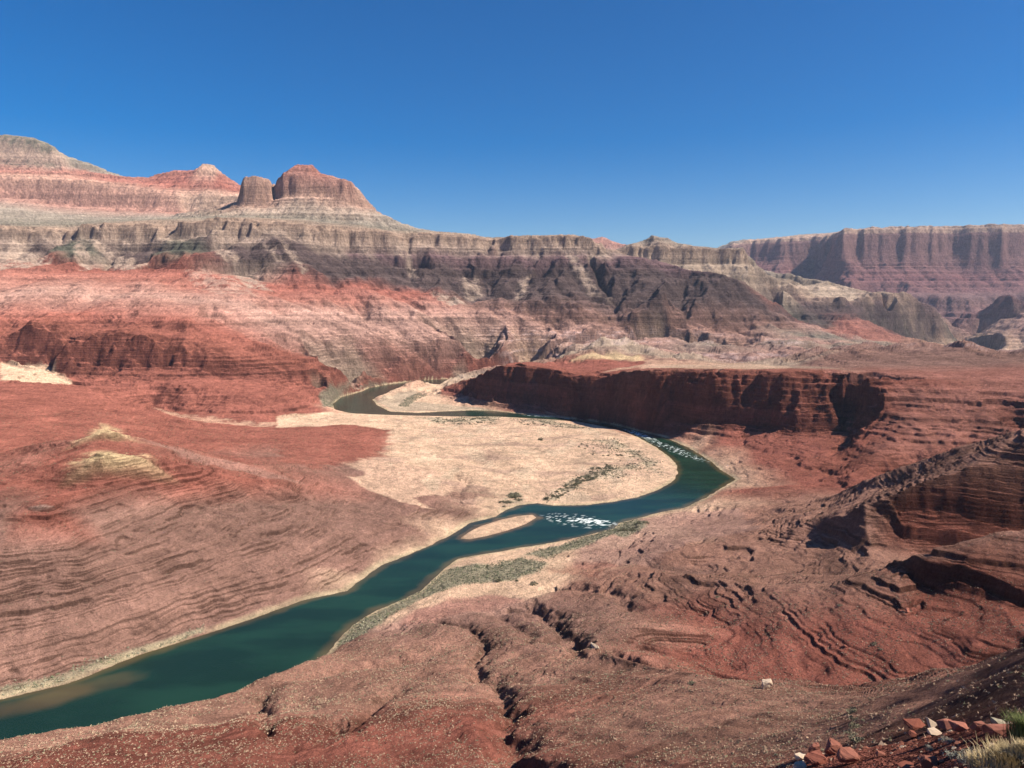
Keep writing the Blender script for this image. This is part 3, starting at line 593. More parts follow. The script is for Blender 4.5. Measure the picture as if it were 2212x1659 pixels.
# delta sands and flats
patch('SAND', [(600,908),(700,893),(850,905),(1000,905),(1150,908),(1250,918),(1340,935),(1440,990),(1463,1020),(1420,1055),(1320,1080),(1190,1088),(1120,1090),(1060,1100),(1035,1108),(1060,1080),(1040,1062),(1000,1040),(985,1022),(930,1012),(880,1005),(850,990),(815,975),(835,980),(842,930),(770,918),(690,922),(600,924)], 6, 12)
patch((.66,.44,.31), [(740,1000),(800,985),(850,990),(880,1005),(960,1030),(985,1050),(960,1072),(890,1062),(830,1048),(800,1028)], 5, 10)
patch((.66,.44,.31), [(750,1030),(800,1022),(900,1050),(935,1070),(890,1075),(940,1100),(870,1085),(790,1055)], 5, 8)
patch('BRN', [(985,1030),(1010,1030),(1040,1055),(1080,1073),(1040,1072),(1000,1095),(965,1090),(960,1072),(990,1052)], 9, 16, .8, 3, .5)
patch((.52,.34,.25), [(1030,985),(1060,975),(1080,985),(1050,1000)], 12, 20, 0.6)
patch('RED', [(600,935),(690,927),(770,922),(835,930),(832,975),(780,995),(690,1010),(600,1000)], 26, 48, .9)
patch('SAND', [(0,782),(60,790),(110,800),(155,825),(150,833),(90,828),(0,822)], 8, 14)
patch('SAND', [(330,880),(400,896),(470,905),(560,912),(600,912),(600,922),(560,922),(470,914),(400,905)], 8, 12, .6, 7, .5)
patch('SAND', [(598,900),(640,893),(720,890),(810,908),(770,917),(690,922),(600,924)], 5, 6)
patch('SAND', [(905,842),(950,834),(952,850),(948,870),(900,872),(880,862)], 6, 10)
patch('YEL', [(160,955),(200,930),(222,915),(262,930),(300,945),(240,950),(210,952)], 14, 8, .9, 1, .25)
patch('YEL', [(150,1000),(190,980),(222,974),(320,984),(330,992),(260,1000),(200,1008)], 14, 8, .95, 2, .25)
patch('PINK', [(300,945),(400,972),(580,1020),(660,1045),(560,1030),(420,1000)], 10, 10, .5)
patch((.50,.36,.29), [(62,1100),(95,1090),(115,1094),(104,1103),(80,1104)], 3, 3, .6)
patch('YEL', [(1230,782),(1275,765),(1325,762),(1385,772),(1398,780),(1330,778),(1290,776)], 20, 20, .9)
patch('SAND', [(1405,778),(1500,782),(1700,790),(1700,797),(1560,797),(1470,795),(1380,794),(1300,806),(1330,795)], 14, 20, .55)
patch('SAND', [(900,1300),(985,1262),(1090,1255),(1180,1258),(1210,1268),(1160,1290),(1050,1285),(960,1302),(905,1318)], 5, 8, .85)
patch('SAND', [(975,1215),(1020,1200),(1110,1187),(1210,1170),(1260,1165),(1200,1200),(1110,1215),(1040,1222),(980,1228)], 4, 6, .8)
patch('PINK', [(1250,1165),(1340,1130),(1470,1105),(1600,1100),(1640,1140),(1500,1170),(1420,1205),(1300,1230),(1240,1230)], 8, 14, .75)
patch('RED', [(1190,1230),(1260,1215),(1330,1222),(1290,1245),(1220,1245)], 10, 22, .55)
patch('CORAL', [(900,1320),(980,1290),(1080,1288),(1120,1300),(1010,1318),(930,1345),(860,1360)], 6, 10, .8)
for P in ([(1165,1085),(1195,1068),(1225,1045),(1262,1020),(1300,1003),(1340,1010),(1385,1000),(1350,1030),(1290,1038),(1240,1060),(1200,1080)], [(1280,950),(1330,950),(1400,985),(1440,1020),(1420,1030),(1370,985),(1310,965)], [(900,902),(1080,902),(1070,915),(960,917)], [(1095,903),(1200,908),(1290,928),(1190,922)], [(1070,1095),(1105,1060),(1130,1068),(1120,1088)]):
    patch((.42,.36,.25), P, 10, 18, .8, 70, .4)
dl = (poly_sd(X[(Rg<2600)&(Rg>900)], Y[(Rg<2600)&(Rg>900)], np.array([PZ(u, v, 5.)[:2] for u, v in [(800,1010),(842,930),(850,905),(1150,905),(1345,934),(1463,1020),(1320,1080),(1120,1090),(1000,1110),(880,1050)]])) < -10)
dm = np.zeros(X.shape, np.float32); dm[(Rg<2600)&(Rg>900)] = dl
C = mixc(C, (.47,.31,.235), dm*sstep(.0,.35,fbm(X/130, Y/60, 4, 151))*.6); C = mixc(C, (.70,.53,.37), dm*sstep(.1,.3,fbm(X/60+8, Y/150, 4, 153))*.6)
C = mixc(C, (.38,.27,.19), dm*sstep(.78,.9,ridged(X/160, Y/110, 2, 155))*.5)
# grey-green scrub zones near the water
VEG = [[(721,1395),(760,1352),(867,1297),(934,1251),(985,1225),(1060,1220),(1130,1205),(1180,1215),(1160,1240),(1100,1255),(1000,1262),(900,1300),(830,1340),(760,1385)],
       [(1130,1200),(1240,1168),(1330,1142),(1380,1128),(1365,1142),(1270,1178),(1180,1208)]]
VEG.append([(1300,1150),(1338,1131),(1372,1123),(1398,1128),(1380,1146),(1340,1160)])
for k, P in enumerate(VEG): patch((.30,.275,.19), P, 6, 10, .9, 5+k)
patch((.36,.31,.21), [(0,1508),(130,1478),(300,1412),(380,1388),(440,1366),(440,1356),(370,1378),(290,1398),(130,1458),(0,1485)], 3, 4, .8)
patch((.36,.32,.23), [(690,858),(730,838),(800,830),(850,828),(800,838),(740,852),(718,880),(700,880)], 8, 8, .8)
patch((.40,.34,.25), [(815,868),(860,850),(900,845),(890,868),(960,875),(1060,885),(950,888),(850,887)], 6, 8, .6)
# talus streaks under the tan cliffs
TAL = [[(455,515),(475,520),(520,565),(555,600),(585,630),(540,625),(500,590),(470,555)], [(200,512),(225,520),(290,560),(320,575),(270,585),(240,565),(205,535)],
       [(560,523),(575,525),(600,555),(615,565),(590,556)], [(607,520),(622,530),(645,560),(665,590),(650,590),(625,560)], [(160,515),(180,525),(205,580),(180,585),(165,550)],
       [(860,520),(885,535),(888,570),(900,600),(885,600),(875,570),(840,550)], [(1215,538),(1245,545),(1275,600),(1320,655),(1300,655),(1265,620),(1235,580)],
       [(1000,600),(1030,595),(1045,640),(1010,650),(1000,630)], [(1120,610),(1145,600),(1135,640),(1110,650)], [(-40,530),(60,535),(110,565),(60,580),(-40,580)],
       [(930,632),(990,645),(1010,660),(960,655)]]
for k, P in enumerate(TAL): patch((.44,.325,.25), P, 18, 34, .9, 20+k, .5)
patch((.50,.36,.28), [(400,585),(440,575),(500,600),(560,640),(480,640),(420,620)], 30, 60, .55, 41, .3)
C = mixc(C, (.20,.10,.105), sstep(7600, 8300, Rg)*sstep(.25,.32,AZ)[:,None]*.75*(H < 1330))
patch('DARK', [(1665,662),(1740,657),(1850,659),(1990,658),(2030,684),(2058,728),(1950,731),(1880,714),(1800,698),(1700,688)], 40, 60, .85, 90, .9)
patch('LRED', [(1800,700),(1860,690),(1900,706),(1950,728),(1850,728),(1780,716)], 40, 60, .8, 91)
# cap shrubs on the far left peak, creamy cliff
patch((.13,.13,.09), [(0,293),(70,299),(140,331),(110,335),(40,314),(0,308)], 50, 50, .85, 50, .6)
patch((.16,.14,.10), [(0,335),(60,345),(150,360),(100,365),(0,355)], 60, 90, .7, 51, .3)
# steep faces darkened: barer rock than scree, plus ledge shade painted into the colour
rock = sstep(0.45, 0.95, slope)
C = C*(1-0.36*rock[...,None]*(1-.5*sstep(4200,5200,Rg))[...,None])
# wet sand line
wet = (SD > 0) & (SD < 6); edge = sstep(14, 2, SD)*(SD > 0)*(Rg > 700)
C = mixc(C, (.60,.49,.31), edge*0.75*(H < 4)*sstep(-.5,.1,n2))
C = mixc(C, (.20,.13,.08), (SD < 0.5)*0.8)
C = mixc(C, 'SAND', sstep(4, -3, bar)*0.95)
C = C*(1+_r.randn(NA, NR, 1)*.09)
C = np.clip(C, 0.02, 0.85).astype(np.float32)
print('colour done', round(time.time()-T0,1))

# ------------------------------------------------------------------ materials
def mat(name):
    m = bpy.data.materials.new(name); m.use_nodes = True; n = m.node_tree; n.nodes.clear(); return m, n
def N(n, t, **kw):
    a = n.nodes.new(t)
    for k, v in kw.items():
        if k in a.inputs: a.inputs[k].default_value = v
        else: setattr(a, k, v)
    return a
def math_(n, op, a, b=None, clamp=False):
    m = N(n, 'ShaderNodeMath', operation=op, use_clamp=clamp)
    for i, s in enumerate((a, b)):
        if s is None: continue
        if isinstance(s, (int, float)): m.inputs[i].default_value = s
        else: n.links.new(s, m.inputs[i])
    return m.outputs[0]
M_land, n = mat('rock_and_soil')
at_ = N(n, 'ShaderNodeAttribute', attribute_name='Col'); geo = N(n, 'ShaderNodeNewGeometry')
out = N(n, 'ShaderNodeOutputMaterial'); bs = N(n, 'ShaderNodeBsdfDiffuse', Roughness=0.6)
sep = N(n, 'ShaderNodeSeparateXYZ'); n.links.new(geo.outputs['Position'], sep.inputs[0])
def noise(scale, detail, rough=0.6):
    a = N(n, 'ShaderNodeTexNoise', Scale=scale, Detail=detail, Roughness=rough); n.links.new(geo.outputs['Position'], a.inputs['Vector']); return a.outputs['Fac']
na = noise(0.55, 5, .72); nb = noise(0.06, 8, .72); nc = noise(0.011, 11, .76)
# beds: noise squeezed in z
mp = N(n, 'ShaderNodeMapping'); mp.inputs['Scale'].default_value = (0.006, 0.006, 0.26); n.links.new(geo.outputs['Position'], mp.inputs['Vector'])
ns = N(n, 'ShaderNodeTexNoise', Scale=1.0, Detail=8, Roughness=0.7); n.links.new(mp.outputs[0], ns.inputs['Vector'])
# fractures: noise squeezed sideways
mp2 = N(n, 'ShaderNodeMapping'); mp2.inputs['Scale'].default_value = (0.055, 0.055, 0.009); n.links.new(geo.outputs['Position'], mp2.inputs['Vector'])
nf = N(n, 'ShaderNodeTexNoise', Scale=1.0, Detail=5, Roughness=0.6); n.links.new(mp2.outputs[0], nf.inputs['Vector'])
v = math_(n, 'MULTIPLY', math_(n, 'SUBTRACT', na, 0.5), 0.75)
v = math_(n, 'ADD', v, math_(n, 'MULTIPLY', math_(n, 'SUBTRACT', nb, 0.5), 1.2))
v = math_(n, 'ADD', v, math_(n, 'MULTIPLY', math_(n, 'SUBTRACT', nc, 0.5), 1.5))
v = math_(n, 'ADD', v, math_(n, 'MULTIPLY', math_(n, 'SUBTRACT', ns.outputs['Fac'], 0.5), 0.9))
v = math_(n, 'MAXIMUM', math_(n, 'ADD', v, 1.0), 0.25)
vm = N(n, 'ShaderNodeVectorMath', operation='SCALE'); n.links.new(at_.outputs['Color'], vm.inputs[0]); n.links.new(v, vm.inputs['Scale'])
n.links.new(vm.outputs[0], bs.inputs['Color'])
sn = N(n, 'ShaderNodeSeparateXYZ'); n.links.new(geo.outputs['True Normal'], sn.inputs[0])
steep = math_(n, 'SUBTRACT', 1.0, math_(n, 'ABSOLUTE', sn.outputs['Z']), True)
hsum = math_(n, 'ADD', math_(n, 'MULTIPLY', na, 0.8), math_(n, 'MULTIPLY', nb, 8.0))
hsum = math_(n, 'ADD', hsum, math_(n, 'MULTIPLY', nc, 34.0))
bp = N(n, 'ShaderNodeBump', Strength=0.9, Distance=1.0); n.links.new(hsum, bp.inputs['Height'])
rockh = math_(n, 'ADD', math_(n, 'MULTIPLY', ns.outputs['Fac'], 10.0), math_(n, 'MULTIPLY', nf.outputs['Fac'], 16.0))
bp2 = N(n, 'ShaderNodeBump', Distance=1.0); n.links.new(rockh, bp2.inputs['Height']); n.links.new(bp.outputs[0], bp2.inputs['Normal'])
n.links.new(math_(n, 'MULTIPLY', steep, 2.2, True), bp2.inputs['Strength'])
n.links.new(bp2.outputs[0], bs.inputs['Normal']); n.links.new(bs.outputs[0], out.inputs['Surface'])

# ------------------------------------------------------------------ mesh of the land, cut into its named landforms
def tag(o, label=None, cat=None, group=None, kind=None):
    if label: o['label'] = label
    if cat: o['category'] = cat
    if group: o['group'] = group
    if kind: o['kind'] = kind
    return o
VX = np.stack([X, Y, H], axis=-1).astype(np.float32)
# vertex normals of the whole sheet, so cuts do not show
ti = np.gradient(VX, axis=0); tj = np.gradient(VX, axis=1); NN = np.cross(tj, ti); NN /= np.linalg.norm(NN, axis=-1, keepdims=True)+1e-12
if NN[NA//2, NR//2, 2] < 0: NN = -NN
idx = np.arange(NA*NR).reshape(NA, NR)
f00 = idx[:-1,:-1]; f10 = idx[1:,:-1]; f11 = idx[1:,1:]; f01 = idx[:-1,1:]
quads = np.stack([f00, f10, f11, f01], axis=-1).reshape(-1, 4)
wrap = np.stack([idx[-1,:-1], idx[0,:-1], idx[0,1:], idx[-1,1:]], axis=-1)
def region_of(Xc, Yc, Hc_, Rc):
    R_ = np.zeros(Xc.shape, np.int8)                # 0 canyon floor and near hills
    an = np.arctan2(Xc, Yc)
    R_[(Rc > 4250) & (an < 0.36) & (Hc_ > 120)] = 1          # layered mesa and its slopes
    return R_
REG_NAMES = ['terrain']
def px_poly(pix_d): return np.array([PD(u, 667, d)[:2] for u, d in pix_d])
REGIONS = [('cliff_wall', px_poly([(1500,13800),(1500,10500),(1800,9100),(1830,8000),(2000,7700),(2480,7500),(2480,13800)])),
           ('butte', px_poly([(505,5700),(820,5700),(830,6400),(505,6400)])),
           ('tan_mesa', px_poly([(1330,5500),(1600,5500),(1640,6000),(1760,6250),(1740,7300),(1330,7300)])),
           ('lava_mesa', px_poly([(1640,5550),(1900,5700),(2090,6000),(2090,6700),(1640,6550)])),
           ('layered_mesa', px_poly([(730,4420),(1100,4200),(1640,4350),(1700,4600),(1600,5400),(1330,5480),(830,5480)])),
           ('peaks', px_poly([(-300,7100),(645,7100),(645,9900),(-300,11000)])),
           ('red_cliff', px_poly([(935,2900),(935,2600),(1100,2340),(1380,2000),(1480,1970),(1640,1880),(1760,1600),(1800,1390),(1830,1390),(1960,1640),(2020,1790),(1800,1900),(1400,2260),(1180,2560)])),
           ('yellow_topped_hill', px_poly([(-300,900),(150,860),(500,950),(700,1080),(720,1240),(400,1320),(150,1290),(-300,1200)])),
           ('delta', np.array([PZ(u, v, 4.)[:2] for u, v in [(600,908),(700,893),(850,903),(1150,905),(1250,916),(1345,934),(1445,990),(1463,1020),(1420,1055),(1320,1080),(1190,1088),(1120,1090),(1000,1130),(940,1110),(985,1060),(860,1050),(800,1010),(842,930),(690,925)]])),]
qc = np.concatenate([quads, wrap]); flat = VX.reshape(-1, 3)
cen = flat[qc].mean(axis=1); lab = np.zeros(len(qc), np.int8)
for k, (nm, P) in enumerate(REGIONS):
    m = (cen[:,0] > P[:,0].min()) & (cen[:,0] < P[:,0].max()) & (cen[:,1] > P[:,1].min()) & (cen[:,1] < P[:,1].max())
    s = poly_sd(cen[m,0], cen[m,1], P); ii = np.nonzero(m)[0][s < 0]; lab[ii] = k+1
def grid_mesh(name, faces, V, Cc, Nn, material):
    used = np.zeros(len(V), bool); used[faces.ravel()] = True; remap = np.cumsum(used)-1
    v_, f_ = V[used], remap[faces].astype(np.int32)
    me = bpy.data.meshes.new(name); me.vertices.add(len(v_)); me.vertices.foreach_set('co', v_.ravel())
    me.loops.add(f_.size); me.loops.foreach_set('vertex_index', f_.ravel())
    me.polygons.add(len(f_)); me.polygons.foreach_set('loop_start', np.arange(0, f_.size, f_.shape[1], dtype=np.int32)); me.polygons.foreach_set('loop_total', np.full(len(f_), f_.shape[1], np.int32))
    me.update(calc_edges=True)
    if Cc is not None:
        ca = me.color_attributes.new('Col', 'FLOAT_COLOR', 'POINT'); c4 = np.ones((len(v_), 4), np.float32); c4[:,:3] = Cc[used]; ca.data.foreach_set('color', c4.ravel())
    me.polygons.foreach_set('use_smooth', np.ones(len(f_), bool))
    if Nn is not None: me.normals_split_custom_set_from_vertices(Nn[used])
    me.materials.append(material); o = bpy.data.objects.new(name, me); COL.objects.link(o); return o
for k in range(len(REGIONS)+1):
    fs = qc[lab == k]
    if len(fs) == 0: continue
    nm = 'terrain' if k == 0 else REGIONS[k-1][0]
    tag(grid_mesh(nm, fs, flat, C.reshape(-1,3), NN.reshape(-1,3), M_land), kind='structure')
print('land meshes', round(time.time()-T0,1))

# ------------------------------------------------------------------ water
M_water, n = mat('river_water')
at_ = N(n, 'ShaderNodeAttribute', attribute_name='Col'); geo = N(n, 'ShaderNodeNewGeometry'); out = N(n, 'ShaderNodeOutputMaterial')
bs = N(n, 'ShaderNodeBsdfPrincipled', Roughness=0.12, IOR=1.33)
bs.inputs['Specular IOR Level'].default_value = 0.16
n.links.new(at_.outputs['Color'], bs.inputs['Base Color'])
nz = N(n, 'ShaderNodeTexNoise', Scale=0.5, Detail=4, Roughness=.6); n.links.new(geo.outputs['Position'], nz.inputs['Vector'])
bp = N(n, 'ShaderNodeBump', Strength=0.35, Distance=0.35); n.links.new(nz.outputs['Fac'], bp.inputs['Height']); n.links.new(bp.outputs[0], bs.inputs['Normal'])
n.links.new(at_.outputs['Alpha'], bs.inputs['Roughness']); n.links.new(bs.outputs[0], out.inputs['Surface'])
def water(name, P, cell, sub=True):
    x0, y0 = P.min(axis=0)-3; x1, y1 = P.max(axis=0)+3
    xs = np.arange(x0, x1+cell, cell); ys = np.arange(y0, y1+cell, cell); GXx, GYy = np.meshgrid(xs, ys, indexing='ij')
    s = poly_sd(GXx, GYy, P); keep = s < 14
    idw = np.arange(GXx.size).reshape(GXx.shape)
    k = keep[:-1,:-1] & keep[1:,:-1] & keep[1:,1:] & keep[:-1,1:]
    f = np.stack([idw[:-1,:-1], idw[1:,:-1], idw[1:,1:], idw[:-1,1:]], -1)[k]
    deep = np.array((.009,.029,.019)); shal = np.array((.115,.075,.035))
    sh = sstep(-14, 0, s + fbm(GXx/30, GYy/30, 3, 201)*8)*0.55
    if sub:
        for PB in BARS: sh = np.maximum(sh, sstep(16, 0, poly_sd(GXx, GYy, PB) + fbm(GXx/18, GYy/18, 3, 203)*8))
        for cx, cy, rx, ry, a, ang in SHALLOW:
            dx, dy = GXx-cx, GYy-cy; ca, sa = math.cos(ang), math.sin(ang); q = np.hypot((dx*ca+dy*sa)/rx, (-dx*sa+dy*ca)/ry)
            sh = np.maximum(sh, a*sstep(1.0, 0.3, q + fbm(GXx/35, GYy/35, 3, 207)*0.35))
    c = deep*(1-sh[...,None]) + shal*sh[...,None]
    gr = sstep(-.4, .5, fbm(GXx/120, GYy/40, 3, 211))[...,None]; c = c*(0.8+0.5*gr*np.array((.9,1.,.8)))
    foam = np.zeros(s.shape)
    if sub:
        for cx, cy, rx, ry, a, ang in RAPIDS:
            dx, dy = GXx-cx, GYy-cy; ca, sa = math.cos(ang), math.sin(ang); ux, uy = dx*ca+dy*sa, -dx*sa+dy*ca
            q = np.hypot(ux/rx, uy/ry); nn_ = ridged(ux/7, uy/3.6, 3, 221)
            foam = np.maximum(foam, sstep(0.60, 0.80, nn_*0.5+0.24 + a*(1-q)*0.5 + fbm(GXx/11, GYy/8, 3, 225)*.55)*sstep(1.15, 0.6, q))
    c = c*(1-foam[...,None]) + np.array((.75,.80,.78))*foam[...,None]
    V = np.stack([GXx, GYy, foam*0.35*(0.5+fbm(GXx/3, GYy/3, 2, 231))], -1).reshape(-1, 3).astype(np.float32)
    o = grid_mesh(name, f.reshape(-1,4), V, c.reshape(-1,3).astype(np.float32), None, M_water)
    ca_ = o.data.color_attributes['Col']; n_ = len(ca_.data); buf = np.empty(n_*4, np.float32); ca_.data.foreach_get('color', buf); buf = buf.reshape(-1,4)
    buf[:,3] = np.where(buf[:,0] > .3, .8, .14); ca_.data.foreach_set('color', buf.ravel())
    return tag(o, kind='structure')
def zone(u0, v0, u1, v1, ry, a):
    p, q = PZ(u0, v0, 0), PZ(u1, v1, 0)
    return ((p[0]+q[0])/2, (p[1]+q[1])/2, math.hypot(p[0]-q[0], p[1]-q[1])/2, ry, a, math.atan2(q[1]-p[1], q[0]-p[0]))
SHALLOW = [zone(-100,1565,330,1450,24,.6), zone(900,1285,1010,1215,14,.5), zone(990,1175,1060,1150,12,.8), zone(790,850,830,880,14,.4)]
RAPIDS = [zone(1215,1119,1340,1133,19,.62), zone(1170,1112,1330,1138,34,.02), zone(1345,925,1425,955,19,.5), zone(1390,945,1530,1000,22,.08), zone(1120,896,1215,902,10,.35), zone(1190,901,1300,910,9,.15)]
water('river', RIVER, 2.5)
water('river', FAR1, 12, False); water('river', FAR2, 12, False)
print('water', round(time.time()-T0,1))
# ------------------------------------------------------------------ the air between here and the far walls
M_air, n = mat('hazy_air'); out = N(n, 'ShaderNodeOutputMaterial'); pv = N(n, 'ShaderNodeVolumePrincipled')
pv.inputs['Color'].default_value = (.62, .76, 1.0, 1); pv.inputs['Density'].default_value = HAZE; pv.inputs['Anisotropy'].default_value = 0.2
n.links.new(pv.outputs[0], out.inputs['Volume'])
def box_mesh(name, x0, x1, y0, y1, z0, z1, m):
    v = [(x, y, z) for z in (z0, z1) for y in (y0, y1) for x in (x0, x1)]
    f = [(0,2,3,1),(4,5,7,6),(0,1,5,4),(2,6,7,3),(0,4,6,2),(1,3,7,5)]
    me = bpy.data.meshes.new(name); me.from_pydata(v, [], f); me.materials.append(m); o = bpy.data.objects.new(name, me); COL.objects.link(o); return o
tag(box_mesh('haze', -25500, 25500, -25500, 25500, -6, 2600, M_air), kind='stuff')

# ------------------------------------------------------------------ plants and stones
def flat_mat(name, rough=0.9, vary=0.35, scale=3.0, bump=0.0, attr=None, col=None):
    m, n = mat(name); out = N(n, 'ShaderNodeOutputMaterial'); b = N(n, 'ShaderNodeBsdfDiffuse', Roughness=rough)
    g = N(n, 'ShaderNodeNewGeometry'); oi = N(n, 'ShaderNodeObjectInfo')
    a = N(n, 'ShaderNodeTexNoise', Scale=scale, Detail=5, Roughness=.65); n.links.new(g.outputs['Position'], a.inputs['Vector'])
    f = math_(n, 'ADD', math_(n, 'MULTIPLY', math_(n, 'SUBTRACT', a.outputs['Fac'], .5), vary*3), math_(n, 'ADD', 0.85, math_(n, 'MULTIPLY', oi.outputs['Random'], .3)))
    vm = N(n, 'ShaderNodeVectorMath', operation='SCALE'); n.links.new(math_(n, 'MAXIMUM', f, 0.15), vm.inputs['Scale'])
    if attr: at2 = N(n, 'ShaderNodeAttribute', attribute_name=attr); n.links.new(at2.outputs['Color'], vm.inputs[0])
    else: vm.inputs[0].default_value = col
    n.links.new(vm.outputs[0], b.inputs['Color'])
    if bump:
        bp = N(n, 'ShaderNodeBump', Strength=.8, Distance=bump); n.links.new(a.outputs['Fac'], bp.inputs['Height']); n.links.new(bp.outputs[0], b.inputs['Normal'])
    n.links.new(b.outputs[0], out.inputs['Surface']); return m
M_leafy = flat_mat('dry_leaves', vary=.2, scale=.8, attr='Col')
rs = np.random.RandomState(11)
def tuft_field(name, px, py, pz, size, base, nt, flat=0.75, label=None):
    """many low scrub tufts as one mesh: nt small leaf faces spread through each tuft's volume"""
    n_ = len(px)
    if n_ == 0: return
    u = rs.randn(n_, nt, 3).astype(np.float32); u /= np.linalg.norm(u, axis=-1, keepdims=True)
    rad = rs.rand(n_, nt, 1).astype(np.float32)**.5; c = u*rad; c[...,2] = np.abs(c[...,2])*flat
    e1 = rs.randn(n_, nt, 3).astype(np.float32); e2 = rs.randn(n_, nt, 3).astype(np.float32)
    k = (0.42*size)[:,None,None]; cen_ = np.stack([px, py, pz], -1)[:,None,:] + c*size[:,None,None]*0.6
    v = np.stack([cen_ + e1*k*.5, cen_ + e2*k*.5, cen_ - (e1+e2)*k*.35], axis=2).reshape(-1, 3)
    f = np.arange(len(v)).reshape(-1, 3)
    cc = np.repeat((base*(0.75+0.5*rs.rand(n_, 1)))[:,None,:], nt*3, axis=1).reshape(-1, 3)
    return tag(grid_mesh(name, f, v.astype(np.float32), cc.astype(np.float32), None, M_leafy), kind='stuff')
CELL = np.abs(np.gradient(Rg, axis=1))*Rg*np.gradient(AZ)[:,None]
INF = (np.abs(AZ) < 0.68)[:,None] & (Rg > 9)
vis_e = (H-HC)/Rg; VIS = INF & (vis_e > np.maximum.accumulate(vis_e, axis=1)-0.012)
def scatter(dens, seed):
    """random spots on the land, dens = plants per square metre at each vertex"""
    r_ = np.random.RandomState(seed); p = (dens*CELL).ravel(); tot = p.sum(); n_ = int(tot)
    k = np.searchsorted(np.cumsum(p)/tot, r_.rand(n_)); i, j = np.unravel_index(np.clip(k, 0, p.size-1), Rg.shape)
    i = np.clip(i, 1, NA-2); j = np.clip(j, 1, NR-2); a = r_.rand(n_); b = r_.rand(n_)
    def bl(A): return A[i,j]*(1-a)*(1-b) + A[i+1,j]*a*(1-b) + A[i,j+1]*(1-a)*b + A[i+1,j+1]*a*b
    return bl(X), bl(Y), bl(H), i, j
dry = sstep(25, 60, SD)*(SD > 0)
near_side = ((Y < 1050 + 0*X) & (X > -1500)).astype(float)
# which side of the river: the land towards the viewer
side_poly = np.array([p[:2] for p in [PZ(u, v, 0) for u, v in BANK_NEAR[28:]]] + [(-3000, -50), (3000, -50), (3000, 1700), (1500, 1500)])
b_ = (Rg < 2000) & (np.abs(AZ) < 0.9)[:,None]; NS = np.zeros(X.shape); NS[b_] = (poly_sd(X[b_], Y[b_], side_poly) < 0)
clump = sstep(-.35, .35, fbm(X/35, Y/35, 3, 301)+.12)
d_ = np.where(Rg < 700, 0.5*np.clip(260/Rg, 0.15, 1.6)**1.2, 0.045*sstep(1500, 700, Rg))*NS*VIS*clump*(Rg > 60)*sstep(1.1, .6, slope)*(SD > 8)
px, py, pz, ii, jj = scatter(d_, 5); n_ = len(px)
base = np.where(rs.rand(n_, 1) < .72, np.array([[.42,.30,.21]]), np.where(rs.rand(n_, 1) < .5, np.array([[.24,.24,.15]]), np.array([[.36,.27,.19]])))
print('slope scrub', n_)
tuft_field('scrub', px, py, pz, (0.45+0.6*rs.rand(n_)**2)*np.clip(np.hypot(px,py)/330, 1, 1.6), base, 7)
# sparse scrub on the far bank and the delta
d_ = 0.02*(1-NS)*VIS*(Rg > 500)*(Rg < 2100)*dry*sstep(.8,.4,slope)*clump
px, py, pz, ii, jj = scatter(d_, 6); n_ = len(px); print('far scrub', n_)
tuft_field('scrub', px, py, pz, 1.0+0.9*rs.rand(n_)**2, np.where(rs.rand(n_,1) < .5, np.array([[.30,.24,.16]]), np.array([[.19,.18,.12]])), 6)
d_ = np.zeros(X.shape, np.float32)
for k, P in enumerate([[(1165,1085),(1195,1068),(1225,1045),(1262,1020),(1300,1003),(1340,1010),(1385,1000),(1350,1030),(1290,1038),(1240,1060),(1200,1080)], [(1260,950),(1330,950),(1400,985),(1440,1020),(1420,1030),(1370,985),(1310,975)], [(900,902),(1080,902),(1070,918),(960,920)], [(1095,903),(1200,908),(1290,928),(1190,925)]]):
    d_ = np.maximum(d_, poly_mask(P, 14, 25, 80+k)*(.045 if k else .075))
px, py, pz, ii, jj = scatter(d_*VIS*sstep(-.3,.3,n2), 16); n_ = len(px)
tuft_field('brush', px, py, pz, 1.6+2.4*rs.rand(n_)**2, np.where(rs.rand(n_,1) < .6, np.array([[.29,.26,.18]]), np.array([[.20,.19,.12]])), 8, .9)
# willow and tamarisk thickets by the water
d_ = np.zeros(X.shape, np.float32)
RIP = VEG + [[(0,1508),(130,1478),(300,1412),(380,1388),(440,1366),(440,1356),(370,1378),(290,1398),(130,1458),(0,1485)],
  [(690,858),(730,838),(800,830),(850,828),(800,838),(740,852),(718,880),(700,880)], [(1000,890),(1100,890),(1130,898),(1040,902)][::-1],
  [(875,862),(900,848),(925,855),(895,866),(880,880),(860,878)]]
for k, P in enumerate(RIP): d_ = np.maximum(d_, poly_mask(P, 6, 10, 60+k)*(.16 if k != 2 else .12))
d_ = d_*VIS*(SD > 2)
px, py, pz, ii, jj = scatter(d_, 7); n_ = len(px); print('thicket', n_)
tuft_field('thicket', px, py, pz, 1.3+1.6*rs.rand(n_)**2, np.where(rs.rand(n_,1) < .6, np.array([[.29,.27,.19]]), np.array([[.19,.20,.12]])), 9, 1.0)

